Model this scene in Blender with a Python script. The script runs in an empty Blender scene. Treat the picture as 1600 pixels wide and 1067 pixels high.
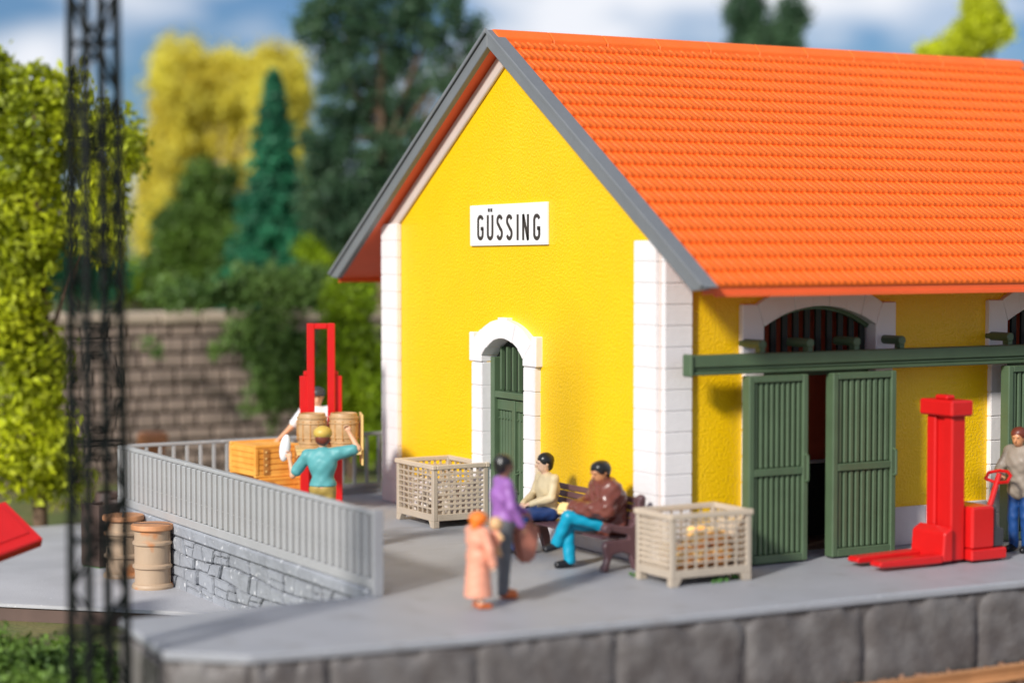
import bpy, bmesh, math, random
import numpy as np
from mathutils import Vector, Matrix
R = math.radians
random.seed(7)
rng = np.random.default_rng(11)
SC = bpy.context.scene
COL = SC.collection

# ------------------------------------------------------------------ camera, sky, sun, exposure
FOCAL = 71.943
CAM = Vector((-14.738, -21.862, 4.2))
FH = Vector((0.49620, 0.86821, 0.0)); RH = Vector((0.86821, -0.49620, 0.0))
cd = bpy.data.cameras.new('camera'); cam = bpy.data.objects.new('camera', cd); COL.objects.link(cam)
cam.location = CAM
cam.rotation_euler = (R(90 - 2.784), 0, R(-29.755))
cd.sensor_width = 36; cd.lens = FOCAL; cd.clip_start = 0.5; cd.clip_end = 2000
cd.dof.use_dof = True; cd.dof.focus_distance = 29.4; cd.dof.aperture_fstop = 0.19
SC.camera = cam

SUN = Vector((-0.77, -0.41, 0.49)).normalized()
w = bpy.data.worlds.new('World'); SC.world = w; w.use_nodes = True
nt = w.node_tree; nt.nodes.clear()
out = nt.nodes.new('ShaderNodeOutputWorld'); bg = nt.nodes.new('ShaderNodeBackground')
sky = nt.nodes.new('ShaderNodeTexSky'); sky.sky_type = 'NISHITA'; sky.sun_disc = False
sky.sun_elevation = math.asin(SUN.z); sky.sun_rotation = math.atan2(SUN.x, SUN.y)
sky.ozone_density = 2.0; sky.air_density = 1.0; sky.dust_density = 0.6
tc = nt.nodes.new('ShaderNodeTexCoord'); mp = nt.nodes.new('ShaderNodeMapping')
mp.inputs['Scale'].default_value = (6.5, 6.5, 17.0); mp.inputs['Location'].default_value = (1.3, 0.4, 0.35)
ns = nt.nodes.new('ShaderNodeTexNoise'); ns.inputs['Scale'].default_value = 1.0; ns.inputs['Detail'].default_value = 5
cr = nt.nodes.new('ShaderNodeValToRGB'); cr.color_ramp.elements[0].position = 0.46; cr.color_ramp.elements[1].position = 0.60
mx = nt.nodes.new('ShaderNodeMix'); mx.data_type = 'RGBA'
tint = nt.nodes.new('ShaderNodeMix'); tint.data_type = 'RGBA'; tint.blend_type = 'MULTIPLY'; tint.inputs[0].default_value = 1
tint.inputs[7].default_value = (0.60, 0.84, 1.22, 1)
L = nt.links.new
L(tc.outputs['Generated'], mp.inputs[0]); L(mp.outputs[0], ns.inputs[0]); L(ns.outputs[0], cr.inputs[0])
L(sky.outputs[0], tint.inputs[6]); L(tint.outputs[2], mx.inputs[6]); mx.inputs[7].default_value = (14.0, 14.4, 15.4, 1)
L(cr.outputs[0], mx.inputs[0]); L(mx.outputs[2], bg.inputs[0]); bg.inputs[1].default_value = 0.064
L(bg.outputs[0], out.inputs[0])
sl = bpy.data.lights.new('sun', 'SUN'); so = bpy.data.objects.new('sun', sl); COL.objects.link(so)
sl.energy = 4.5; sl.angle = R(7); sl.color = (1.0, 0.955, 0.89)
so.rotation_euler = SUN.to_track_quat('Z', 'Y').to_euler(); so.location = (-20, -15, 25)
SC.view_settings.view_transform = 'Standard'; SC.view_settings.look = 'None'
SC.view_settings.exposure = 0.0; SC.view_settings.gamma = 1; SC.view_settings.use_curve_mapping = False

# ------------------------------------------------------------------ materials
def mat(name, col, rough=0.5, var=0.06, vscale=3.0, bump=0.0, bscale=40.0, col2=None, thr=(0.45, 0.62), island=0.0, spec=0.5,
        detail=4.0, sss=0.0, metal=0.0, trans=0.0):
    m = bpy.data.materials.new(name); m.use_nodes = True
    n = m.node_tree; b = n.nodes['Principled BSDF']
    b.inputs['Roughness'].default_value = rough; b.inputs['Metallic'].default_value = metal
    b.inputs['Specular IOR Level'].default_value = spec
    t = n.nodes.new('ShaderNodeTexCoord')
    no = n.nodes.new('ShaderNodeTexNoise'); no.inputs['Scale'].default_value = vscale; no.inputs['Detail'].default_value = detail
    n.links.new(t.outputs['Object'], no.inputs[0])
    r = n.nodes.new('ShaderNodeValToRGB'); e = r.color_ramp.elements
    if col2 is None:
        e[0].position, e[1].position = 0.3, 0.7
        e[0].color = (*[c * (1 - var) for c in col], 1); e[1].color = (*[min(1, c * (1 + var)) for c in col], 1)
    else:
        e[0].position, e[1].position = thr
        e[0].color = (*col, 1); e[1].color = (*col2, 1)
    n.links.new(no.outputs[0], r.inputs[0]); last = r.outputs[0]
    if island:
        g = n.nodes.new('ShaderNodeNewGeometry'); hs = n.nodes.new('ShaderNodeHueSaturation')
        mr = n.nodes.new('ShaderNodeMapRange'); mr.inputs[3].default_value = 1 - island; mr.inputs[4].default_value = 1 + island
        n.links.new(g.outputs['Random Per Island'], mr.inputs[0]); n.links.new(mr.outputs[0], hs.inputs['Value'])
        n.links.new(last, hs.inputs['Color']); last = hs.outputs[0]
    n.links.new(last, b.inputs['Base Color'])
    if sss:
        b.inputs['Subsurface Weight'].default_value = sss; b.inputs['Subsurface Scale'].default_value = 0.05
    if bump:
        bn = n.nodes.new('ShaderNodeTexNoise'); bn.inputs['Scale'].default_value = bscale; bn.inputs['Detail'].default_value = 2.0
        n.links.new(t.outputs['Object'], bn.inputs[0])
        bu = n.nodes.new('ShaderNodeBump'); bu.inputs['Strength'].default_value = 1.0; bu.inputs['Distance'].default_value = bump
        n.links.new(bn.outputs[0], bu.inputs['Height']); n.links.new(bu.outputs[0], b.inputs['Normal'])
    return m

M = {}
M['yellow'] = mat('yellow_render', (0.93, 0.56, 0.003), 0.32, 0.03, 1.5, bump=0.016, bscale=27)
M['white'] = mat('white_stone', (0.80, 0.77, 0.77), 0.45, 0.03, 2.0, bump=0.004, bscale=12)
M['trim'] = mat('cream_trim', (0.62, 0.52, 0.47), 0.45, 0.05, 2.0, bump=0.002, bscale=15)
M['plinth'] = mat('pale_plinth', (0.66, 0.60, 0.60), 0.5, 0.06, 2.0, bump=0.004, bscale=14)
M['tile'] = mat('orange_tile', (0.90, 0.158, 0.018), 0.45, 0.05, 3.0, bump=0.003, bscale=30, spec=0.35)
M['soffit'] = mat('red_soffit', (0.88, 0.13, 0.03), 0.5, 0.05, 2.0)
M['rake'] = mat('grey_trim', (0.17, 0.18, 0.19), 0.42, 0.06, 2.0, bump=0.002, bscale=20)
M['green'] = mat('green_paint', (0.078, 0.125, 0.066), 0.42, 0.08, 3.0, bump=0.002, bscale=30)
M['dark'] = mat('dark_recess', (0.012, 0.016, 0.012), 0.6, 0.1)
M['inside'] = mat('dark_red_interior', (0.70, 0.12, 0.05), 0.7, 0.1)
M['plat'] = mat('grey_platform', (0.34, 0.35, 0.375), 0.55, 0.06, 1.2, bump=0.005, bscale=22, detail=8)
def specks(m, col, scale, lo, hi):
    n = m.node_tree; b = n.nodes['Principled BSDF']; src = b.inputs['Base Color'].links[0].from_socket
    t = n.nodes.new('ShaderNodeTexCoord'); no = n.nodes.new('ShaderNodeTexNoise'); no.inputs['Scale'].default_value = scale; no.inputs['Detail'].default_value = 1
    mr = n.nodes.new('ShaderNodeMapRange'); mr.inputs[1].default_value = lo; mr.inputs[2].default_value = hi
    x = n.nodes.new('ShaderNodeMix'); x.data_type = 'RGBA'; x.inputs[7].default_value = (*col, 1)
    n.links.new(t.outputs['Object'], no.inputs[0]); n.links.new(no.outputs[0], mr.inputs[0]); n.links.new(mr.outputs[0], x.inputs[0])
    n.links.new(src, x.inputs[6]); n.links.new(x.outputs[2], b.inputs['Base Color'])
specks(M['plat'], (0.62, 0.62, 0.64), 26, .74, .78); specks(M['plat'], (0.27, 0.265, 0.27), 2.3, .58, .90)
M['block'] = mat('grey_shade_wash_block', (0.185, 0.172, 0.165), 0.5, vscale=2.8, bump=0.012, bscale=9, col2=(0.12, 0.106, 0.10), thr=(0.35, 0.62), detail=7)  # platform grey; front face's shade put into the colour, with some brown wash
M['rubble'] = mat('grey_rubble_stone', (0.30, 0.315, 0.345), 0.7, 0.14, 3.0, bump=0.03, bscale=8, detail=6)
M['rubble_joint'] = mat('dark_joint', (0.13, 0.135, 0.15), 0.7, 0.08)
M['yard'] = mat('pale_yard_concrete', (0.44, 0.44, 0.46), 0.7, 0.10, 1.0, bump=0.006, bscale=30, detail=9)
M['slabside'] = mat('brown_slab_edge', (0.12, 0.075, 0.06), 0.7, 0.1)
specks(M['yard'], (0.75, 0.75, 0.76), 24, .73, .77)
specks(M['rubble'], (0.60, 0.61, 0.63), 9, .66, .74)
M['fence'] = mat('grey_plastic_rail', (0.40, 0.405, 0.41), 0.35, 0.05, 3.0)
M['beige'] = mat('beige_plastic', (0.46, 0.385, 0.30), 0.42, 0.06, 4.0, bump=0.002, bscale=25)
M['beige2'] = mat('beige_plastic_light', (0.56, 0.46, 0.35), 0.42, 0.06, 4.0, bump=0.002, bscale=25)
specks(M['fence'], (0.72, 0.72, 0.72), 30, .70, .76)
M['crate'] = mat('honey_wood', (0.95, 0.48, 0.09), 0.45, vscale=3.5, col2=(0.78, 0.32, 0.04), thr=(0.35, 0.72), bump=0.006, bscale=22)
M['strap'] = mat('bronze_strap', (0.50, 0.22, 0.05), 0.35, 0.12, 5)
M['stud'] = mat('brass_stud', (0.75, 0.50, 0.18), 0.3, 0.05)
M['cask'] = mat('tan_cask_wood', (0.50, 0.32, 0.16), 0.45, 0.16, 5, bump=0.004, bscale=24)
M['pallet'] = mat('pale_yellow_wood', (0.75, 0.52, 0.20), 0.5, 0.08, 5)
M['red'] = mat('red_plastic', (0.62, 0.010, 0.010), 0.33, 0.05, 3, bump=0.002, bscale=12)
M['charcoal'] = mat('charcoal_plastic', (0.045, 0.045, 0.05), 0.45, 0.1)
M['drum'] = mat('rusty_beige_drum', (0.46, 0.33, 0.22), 0.5, vscale=2.6, col2=(0.55, 0.22, 0.08), thr=(0.58, 0.66), detail=2.0, bump=0.004, bscale=25)
M['rustlid'] = mat('rust_lid', (0.55, 0.25, 0.11), 0.6, 0.16, 5, bump=0.004, bscale=22)
M['brown'] = mat('dark_brown_wood', (0.075, 0.045, 0.035), 0.5, 0.2, 4, bump=0.004)
M['bench'] = mat('plum_brown_bench', (0.12, 0.062, 0.068), 0.30, 0.1, 5, bump=0.002, bscale=25)
M['backstone'] = mat('brown_wall_stone', (0.27, 0.205, 0.165), 0.8, 0.28, 1.6, bump=0.02, bscale=6, island=0.2)
M['backjoint'] = mat('wall_mortar', (0.035, 0.028, 0.026), 0.9, 0.1)
M['cap'] = mat('pale_capstone', (0.46, 0.37, 0.28), 0.8, 0.15, 2)
M['grass'] = mat('grass_ground', (0.10, 0.13, 0.03), 0.9, vscale=0.8, col2=(0.17, 0.15, 0.05), thr=(0.4, 0.6), bump=0.03, bscale=8)
M['hill'] = mat('far_hill', (0.16, 0.17, 0.09), 0.9, vscale=0.15, col2=(0.26, 0.23, 0.18), thr=(0.45, 0.6))
M['bark'] = mat('bark', (0.16, 0.10, 0.06), 0.85, 0.2, 4, bump=0.02, bscale=12)
M['barkp'] = mat('pale_bark', (0.34, 0.27, 0.18), 0.85, 0.2, 4, bump=0.02, bscale=12)
def leafmat(name, c, c2, isl=0.4):
    m = mat(name, c, 0.55, vscale=0.7, col2=c2, thr=(0.35, 0.65), island=isl)
    b = m.node_tree.nodes['Principled BSDF']; nt2 = m.node_tree
    tr = nt2.nodes.new('ShaderNodeBsdfTranslucent'); ms = nt2.nodes.new('ShaderNodeMixShader'); ms.inputs[0].default_value = 0.42
    src = b.inputs['Base Color'].links[0].from_socket
    nt2.links.new(src, tr.inputs[0]); nt2.links.new(b.outputs[0], ms.inputs[1]); nt2.links.new(tr.outputs[0], ms.inputs[2])
    nt2.links.new(ms.outputs[0], nt2.nodes['Material Output'].inputs[0]); return m
M['leaf_lime'] = leafmat('lime_leaves', (0.62, 0.66, 0.02), (0.26, 0.32, 0.012), 0.5)
M['leaf_yg'] = leafmat('yellow_green_leaves', (0.75, 0.80, 0.03), (0.45, 0.50, 0.02), 0.3)
M['leaf_yellow'] = leafmat('yellow_leaves', (0.92, 0.86, 0.14), (0.72, 0.62, 0.08), 0.25)
M['leaf_dark'] = leafmat('dark_green_leaves', (0.11, 0.21, 0.10), (0.045, 0.11, 0.055), 0.45)
M['leaf_spruce'] = leafmat('blue_green_needles', (0.06, 0.34, 0.17), (0.03, 0.17, 0.09), 0.45)
M['leaf_mid'] = leafmat('mid_green_leaves', (0.18, 0.30, 0.045), (0.07, 0.14, 0.03), 0.45)
M['leaf_ivy'] = leafmat('ivy_leaves', (0.24, 0.38, 0.09), (0.10, 0.19, 0.045), 0.45)
M['leaf_bright'] = leafmat('bright_green_leaves', (0.38, 0.52, 0.015), (0.18, 0.30, 0.01), 0.45)
M['terracotta'] = mat('terracotta', (0.60, 0.24, 0.10), 0.7, 0.1)
M['steel'] = mat('black_mast_steel', (0.004, 0.006, 0.005), 0.6, 0.1, spec=0.2)
M['rail'] = mat('rusty_rail', (0.50, 0.24, 0.10), 0.45, 0.15, 3, bump=0.003)
M['ballast'] = mat('brown_ballast', (0.24, 0.13, 0.08), 0.9, 0.25, 5, bump=0.05, bscale=10, island=0.35)
M['sleeper'] = mat('dark_sleeper', (0.10, 0.06, 0.04), 0.8, 0.2, 4)
M['signwhite'] = mat('white_sign_card', (0.86, 0.85, 0.86), 0.4, 0.01)
M['ink'] = mat('dark_ink', (0.045, 0.035, 0.03), 0.5, 0.05)
M['skin'] = mat('painted_skin', (0.74, 0.40, 0.24), 0.42, 0.06, 8)
M['skin_pale'] = mat('pale_painted_skin', (0.80, 0.52, 0.36), 0.40, 0.06, 8)
M['skin_tan'] = mat('tan_painted_skin', (0.58, 0.26, 0.12), 0.42, 0.08, 8)
M['skin_brown'] = mat('brown_painted_skin', (0.25, 0.12, 0.08), 0.42, 0.06, 8)
M['hair_black'] = mat('black_hair', (0.014, 0.013, 0.013), 0.28, 0.1)
M['hair_orange'] = mat('orange_hair', (0.85, 0.20, 0.02), 0.45, 0.1)
M['hair_rust'] = mat('rust_hair', (0.16, 0.035, 0.02), 0.4, 0.1)
M['cream'] = mat('cream_sweater', (0.74, 0.60, 0.36), 0.5, 0.06, 6)
M['blue'] = mat('blue_jeans', (0.025, 0.07, 0.24), 0.5, 0.1, 6)
M['navy'] = mat('blue_trousers', (0.01, 0.06, 0.22), 0.5, 0.1, 6)
M['jacket'] = mat('maroon_jacket', (0.16, 0.045, 0.03), 0.28, 0.12, 6)
M['teal'] = mat('turquoise_trousers', (0.0, 0.30, 0.46), 0.4, 0.05, 6)
M['purple'] = mat('purple_jumper', (0.32, 0.13, 0.42), 0.5, 0.08, 6)
M['slate'] = mat('slate_trousers', (0.115, 0.12, 0.13), 0.5, 0.08, 6)
M['orange_shoe'] = mat('orange_shoe', (0.62, 0.14, 0.03), 0.45, 0.08)
M['black_shoe'] = mat('black_shoe', (0.008, 0.008, 0.01), 0.3, 0.08)
M['pink'] = mat('salmon_coat', (0.80, 0.34, 0.22), 0.5, 0.06, 6)
M['bag'] = mat('brown_bag', (0.42, 0.15, 0.10), 0.45, 0.08, 6)
M['straw'] = mat('straw_doll', (0.72, 0.45, 0.22), 0.6, 0.08, 6)
M['tealshirt'] = mat('teal_shirt', (0.10, 0.36, 0.37), 0.5, 0.06, 6)
M['khaki'] = mat('khaki_trousers', (0.44, 0.31, 0.08), 0.5, 0.1, 6)
M['khakicap'] = mat('khaki_cap', (0.62, 0.42, 0.08), 0.45, 0.08, 6)
M['shirtwhite'] = mat('white_shirt', (0.78, 0.78, 0.80), 0.5, 0.03, 6)
M['overall'] = mat('blue_overall', (0.03, 0.14, 0.50), 0.5, 0.06, 6)
M['greyjacket'] = mat('grey_jacket', (0.30, 0.25, 0.20), 0.5, 0.08, 6)
M['cloth'] = mat('white_bundle', (0.85, 0.85, 0.86), 0.5, 0.02)
M['squash'] = mat('yellow_orange_goods', (1.0, 0.66, 0.22), 0.4, vscale=3, col2=(0.90, 0.34, 0.05), thr=(0.45, 0.62))
M['bundle'] = mat('pale_bundle', (0.66, 0.60, 0.56), 0.4, 0.12, 5)
M['paper'] = mat('cream_paper', (0.85, 0.60, 0.25), 0.5, 0.06)
M['moss'] = mat('green_moss', (0.06, 0.16, 0.03), 0.8, 0.2, 8)

# ------------------------------------------------------------------ helpers
def tag(o, label=None, cat=None, group=None, kind=None):
    if label: o['label'] = label
    if cat: o['category'] = cat
    if group: o['group'] = group
    if kind: o['kind'] = kind
    return o
def empty(name, loc=(0, 0, 0), rz=0.0):
    o = bpy.data.objects.new(name, None); COL.objects.link(o); o.location = loc; o.rotation_euler = (0, 0, rz)
    o.empty_display_size = 0.2; return o
class MB:
    def __init__(s): s.bm = bmesh.new()
    def _v(s, pts): return [s.bm.verts.new(p) for p in pts]
    def box(s, c, d, rz=0.0, rx=0.0, ry=0.0):
        m = Matrix.Translation(c) @ Matrix.Rotation(rz, 4, 'Z') @ Matrix.Rotation(ry, 4, 'Y') @ Matrix.Rotation(rx, 4, 'X')
        hx, hy, hz = d[0] / 2, d[1] / 2, d[2] / 2
        v = s._v([m @ Vector(p) for p in [(-hx, -hy, -hz), (hx, -hy, -hz), (hx, hy, -hz), (-hx, hy, -hz), (-hx, -hy, hz), (hx, -hy, hz), (hx, hy, hz), (-hx, hy, hz)]])
        for f in [(0, 3, 2, 1), (4, 5, 6, 7), (0, 1, 5, 4), (1, 2, 6, 5), (2, 3, 7, 6), (3, 0, 4, 7)]:
            s.bm.faces.new([v[i] for i in f])
        return s
    def b2(s, x0, x1, y0, y1, z0, z1):
        return s.box(((x0 + x1) / 2, (y0 + y1) / 2, (z0 + z1) / 2), (abs(x1 - x0), abs(y1 - y0), abs(z1 - z0)))
    def prism(s, pts, plane, t0, t1):
        # pts 2-D; plane 'yz' (extrude x), 'xz' (extrude y), 'xy' (extrude z)
        f = {'yz': lambda p, t: (t, p[0], p[1]), 'xz': lambda p, t: (p[0], t, p[1]), 'xy': lambda p, t: (p[0], p[1], t)}[plane]
        a = s._v([f(p, t0) for p in pts]); b = s._v([f(p, t1) for p in pts]); n = len(pts)
        s.bm.faces.new(a); s.bm.faces.new(b[::-1])
        for i in range(n): s.bm.faces.new([a[i], b[i], b[(i + 1) % n], a[(i + 1) % n]])
        return s
    def tube(s, p0, p1, r0, r1=None, n=10):
        r1 = r0 if r1 is None else r1
        p0, p1 = Vector(p0), Vector(p1); d = (p1 - p0).normalized()
        q = d.to_track_quat('Z', 'Y')
        a = s._v([p0 + q @ Vector((r0 * math.cos(6.28318 * i / n), r0 * math.sin(6.28318 * i / n), 0)) for i in range(n)])
        b = s._v([p1 + q @ Vector((r1 * math.cos(6.28318 * i / n), r1 * math.sin(6.28318 * i / n), 0)) for i in range(n)])
        s.bm.faces.new(a[::-1]); s.bm.faces.new(b)
        for i in range(n): s.bm.faces.new([a[i], a[(i + 1) % n], b[(i + 1) % n], b[i]])
        return s
    def path(s, pts, r, n=8):
        for i in range(len(pts) - 1):
            ra = r[i] if isinstance(r, (list, tuple)) else r; rb = r[i + 1] if isinstance(r, (list, tuple)) else r
            s.tube(pts[i], pts[i + 1], ra, rb, n)
        return s
    def lathe(s, prof, c=(0, 0, 0), n=28):
        rings = []
        for r, z in prof:
            rings.append(s._v([(c[0] + r * math.cos(6.28318 * i / n), c[1] + r * math.sin(6.28318 * i / n), c[2] + z) for i in range(n)]))
        for a, b in zip(rings, rings[1:]):
            for i in range(n): s.bm.faces.new([a[i], a[(i + 1) % n], b[(i + 1) % n], b[i]])
        s.bm.faces.new(rings[0][::-1]); s.bm.faces.new(rings[-1])
        return s
    def build(s, name, m, parent=None, bevel=0.0, smooth=None, seg=1, loc=None):
        bm = s.bm
        bmesh.ops.recalc_face_normals(bm, faces=bm.faces)
        if bevel:
            ed = [e for e in bm.edges if len(e.link_faces) == 2 and e.calc_face_angle(0) > 0.5]
            bmesh.ops.bevel(bm, geom=ed, offset=bevel, segments=seg, affect='EDGES', clamp_overlap=True)
        me = bpy.data.meshes.new(name); bm.to_mesh(me); bm.free(); me.materials.append(m)
        if smooth:
            me.polygons.foreach_set('use_smooth', [True] * len(me.polygons))
            me.set_sharp_from_angle(angle=R(smooth))
        o = bpy.data.objects.new(name, me); COL.objects.link(o)
        if parent: o.parent = parent
        if loc: o.location = loc
        return o
def mesh_obj(name, verts, faces, m, parent=None, smooth=False):
    me = bpy.data.meshes.new(name)
    V = np.asarray(verts, dtype=np.float32); F = np.asarray(faces, dtype=np.int32); k = F.shape[1]
    me.vertices.add(len(V)); me.vertices.foreach_set('co', V.ravel())
    me.loops.add(F.size); me.loops.foreach_set('vertex_index', F.ravel())
    me.polygons.add(len(F)); me.polygons.foreach_set('loop_start', np.arange(0, F.size, k, dtype=np.int32))
    if smooth: me.polygons.foreach_set('use_smooth', np.ones(len(F), dtype=bool))
    me.materials.append(m); me.update(calc_edges=True); me.validate()
    o = bpy.data.objects.new(name, me); COL.objects.link(o)
    if parent: o.parent = parent
    return o
def copy_tree(o, parent=None):
    c = o.copy(); COL.objects.link(c); c.parent = parent
    for ch in list(o.children): copy_tree(ch, c)
    return c
def share(o, parent, loc, rot=None, scale=None):
    c = o.copy(); COL.objects.link(c); c.parent = parent; c.location = loc
    if rot: c.rotation_euler = rot
    if scale: c.scale = scale
    return c
def at(px, depth, z=0.0):
    l = (px - 800) / 3197.5 * depth
    p = CAM + FH * depth + RH * l
    return Vector((p.x, p.y, z))
def zat(py, depth): return 4.2 - (py - 378) * depth / 3197.5

# ------------------------------------------------------------------ ground and far terrain
g = MB().prism([(-300, -60), (300, -60), (300, 400), (-300, 400)], 'xy', -3.0, -1.12).build('ground', M['grass']); tag(g, kind='structure')
# yard slab at the lower level left of the platform
yp = [(-7.9, 7.55), (-4.6, 4.4), (-4.0, 4.4), (-4.0, 9.2), (1.5, 9.2), (30, 9.2), (30, 15.5), (-12, 13.5), (-12, 9.6)]
y = MB().prism(yp, 'xy', -0.92, -0.87).build('yard_slab', M['yard']); tag(y, kind='structure')
ys = [(p[0] + (0.03 if p[0] < -4.2 else 0), p[1] + (0.03 if p[1] < 9 else 0)) for p in yp]
y2 = MB().prism(ys, 'xy', -1.12, -0.922).build('yard_slab_base', M['slabside']); tag(y2, kind='structure')

# ------------------------------------------------------------------ platform
FE = [(-7.50, -1.98), (-6.80, -2.60), (-5.95, -2.71), (-4.28, -2.87), (-2.55, -2.93), (-0.83, -2.98), (0.90, -3.01), (2.64, -3.07), (4.38, -3.12), (6.12, -3.16), (9.0, -3.25), (22, -3.6)]
pl = empty('loading_platform'); tag(pl, kind='structure')
outline = FE + [(22, 9.15), (-4.13, 9.15), (-4.13, -0.02), (-7.30, -0.02)]
MB().prism(outline, 'xy', -0.10, 0.0).build('deck', M['plat'], pl, bevel=0.02)
inner = [(p[0] + (0.05 if i == 0 else 0), p[1] + 0.06) for i, p in enumerate(FE)] + [(22, 9.05), (-4.05, 9.05), (-4.05, -0.10), (-7.23, -0.10)]
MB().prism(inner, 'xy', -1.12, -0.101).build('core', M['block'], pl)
def noisy_block(p0, p1, z0, z1, out, seed):
    r = np.random.default_rng(seed)
    bm = bmesh.new(); p0 = Vector((*p0, 0)); p1 = Vector((*p1, 0)); d = (p1 - p0); ln = d.length; d.normalize(); nrm = Vector((d.y, -d.x, 0))
    nx, nz = 22, 12
    ph = r.uniform(0, 6.28, 8)
    V = [[None] * (nz + 1) for _ in range(nx + 1)]
    for i in range(nx + 1):
        for j in range(nz + 1):
            u = i / nx; v = j / nz
            e = min(u, 1 - u) * ln; ez = min(v, 1 - v) * (z1 - z0)
            ofs = out
            if e < 0.05: ofs -= 0.045 * (1 - e / 0.05)
            if ez < 0.05: ofs -= 0.03 * (1 - ez / 0.05)
            ofs += 0.010 * math.sin(u * 9 + ph[0]) * math.sin(v * 6 + ph[1]) + 0.007 * math.sin(u * 23 + ph[2] + 5 * v) + r.normal(0, 0.0045)
            zz = z0 + v * (z1 - z0)
            if v > 0.86 and math.sin(u * 13 + ph[3]) + 0.6 * math.sin(u * 31 + ph[4]) > 0.55: ofs -= 0.08 * (v - 0.86) / 0.14
            V[i][j] = bm.verts.new(p0 + d * (0.02 + u * (ln - 0.04)) + nrm * ofs + Vector((0, 0, zz)))
    for i in range(nx):
        for j in range(nz): bm.faces.new([V[i][j], V[i + 1][j], V[i + 1][j + 1], V[i][j + 1]])
    # back and rim
    rim = [V[i][0] for i in range(nx + 1)] + [V[nx][j] for j in range(1, nz + 1)] + [V[i][nz] for i in range(nx - 1, -1, -1)] + [V[0][j] for j in range(nz - 1, 0, -1)]
    bk = [bm.verts.new(v.co - nrm * 0.12) for v in rim]
    n = len(rim)
    for i in range(n): bm.faces.new([rim[i], bk[i], bk[(i + 1) % n], rim[(i + 1) % n]])
    bmesh.ops.recalc_face_normals(bm, faces=bm.faces)
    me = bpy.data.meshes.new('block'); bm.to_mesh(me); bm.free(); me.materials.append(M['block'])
    me.polygons.foreach_set('use_smooth', [True] * len(me.polygons)); me.set_sharp_from_angle(angle=R(50))
    o = bpy.data.objects.new('block', me); COL.objects.link(o); o.parent = pl
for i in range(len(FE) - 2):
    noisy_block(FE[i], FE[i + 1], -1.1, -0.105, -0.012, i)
# ribbed left end of the platform
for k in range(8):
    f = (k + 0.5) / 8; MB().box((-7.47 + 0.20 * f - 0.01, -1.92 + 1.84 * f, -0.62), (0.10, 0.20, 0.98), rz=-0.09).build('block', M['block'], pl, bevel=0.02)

# low rubble wall that carries the railing, left side of the forecourt
rw = empty('retaining_wall', (-4.13, 4.5, -0.9)); tag(rw, 'low grey rubble stone wall under the long side railing, behind the rusty drums', 'wall')
def child_at(o, root):
    o.parent = root; o.matrix_parent_inverse = Matrix.Translation(-Vector(root.location)); return o
child_at(MB().b2(-4.16, -4.06, 0.0, 9.12, -0.9, -0.105).build('core', M['rubble_joint']), rw)
child_at(MB().b2(-4.23, -4.10, -0.02, 9.14, -0.098, 0.07).build('coping', M['rubble'], bevel=0.025), rw)
rs = random.Random(5); rows = [-0.9, -0.72, -0.52, -0.31, -0.105]
def rowz(j, y_):
    if j in (0, 4): return rows[j]
    return rows[j] + .035 * math.sin(y_ * 1.9 + j * 2.1)
for j in range(4):
    yy = 0.02; tl = 0.0
    while yy < 9.05:
        wd = rs.uniform(0.24, 0.62); y1 = min(yy + wd, 9.1)
        if 9.1 - y1 < 0.2: y1 = 9.1
        tr_ = rs.uniform(-.07, .07) if y1 < 9.1 else 0
        r_ = rs.random(); fr = [(0, 1)] if r_ > .3 else [(0, .45), (.45, 1)] if r_ > .12 else [(0, .6), (.6, 1)]
        for f0, f1 in fr:
            def pt(u, v):
                f = f0 + (f1 - f0) * v; y_ = (yy + tl * (f - .5) * 2) * (1 - u) + (y1 + tr_ * (f - .5) * 2) * u
                return [y_, rowz(j, y_) * (1 - f) + rowz(j + 1, y_) * f]
            q = [pt(0, 0), pt(.35, 0), pt(.7, 0), pt(1, 0), pt(1, .5), pt(1, 1), pt(.65, 1), pt(.3, 1), pt(0, 1), pt(0, .5)]
            cy_ = sum(p[0] for p in q) / 10; cz_ = sum(p[1] for p in q) / 10
            q2 = []
            for p in q:
                d = math.hypot(p[0] - cy_, p[1] - cz_); k = (d - .009 - rs.uniform(0, .010)) / d
                q2.append((cy_ + (p[0] - cy_) * k, cz_ + (p[1] - cz_) * k))
            pr = rs.uniform(0.02, 0.065)
            child_at(MB().prism(q2, 'yz', -4.13, -4.165 - pr).build('stone', M['rubble'], bevel=0.014, seg=2), rw)
        yy = y1; tl = tr_

# ------------------------------------------------------------------ goods shed
BH = empty('goods_shed', (0, 0, 0)); tag(BH, 'yellow goods shed with orange tiled gable roof, white corner stones and green sliding doors', 'building')
XR, YB = 9.7, 8.1; YC = 4.05; ZB = 7.05
S = 0.66                      # slope rise per metre
def zr(y): return ZB - S * abs(y - YC)      # underside of the roof
# gable wall with door notch
def arc(cx, half, zs, rise, n, rev=False):
    r = (half * half + rise * rise) / (2 * rise); a = math.asin(half / r); c0 = zs + rise - r
    p = [(cx + r * math.sin(-a + 2 * a * i / n), c0 + r * math.cos(-a + 2 * a * i / n)) for i in range(n + 1)]
    return p[::-1] if rev else p
DO0, DO1 = 3.42, 4.66          # small door opening in y
gab = [(0.0, 0.0), (DO0, 0.0)] + arc(4.04, 0.62, 2.52, 0.28, 12) + [(DO1, 0.0), (YB, 0.0), (YB, zr(YB)), (YC, zr(YC)), (0.0, zr(0))]
MB().prism(gab, 'yz', 0.0, 0.22).build('wall', M['yellow'], BH)
OP = [(1.55, 3.45), (5.85, 7.75)]
lw = [(0.224, 0.0)]
for a, b in OP: lw += [(a, 0.0)] + arc((a + b) / 2, (b - a) / 2, 3.08, 0.27, 14) + [(b, 0.0)]
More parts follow.
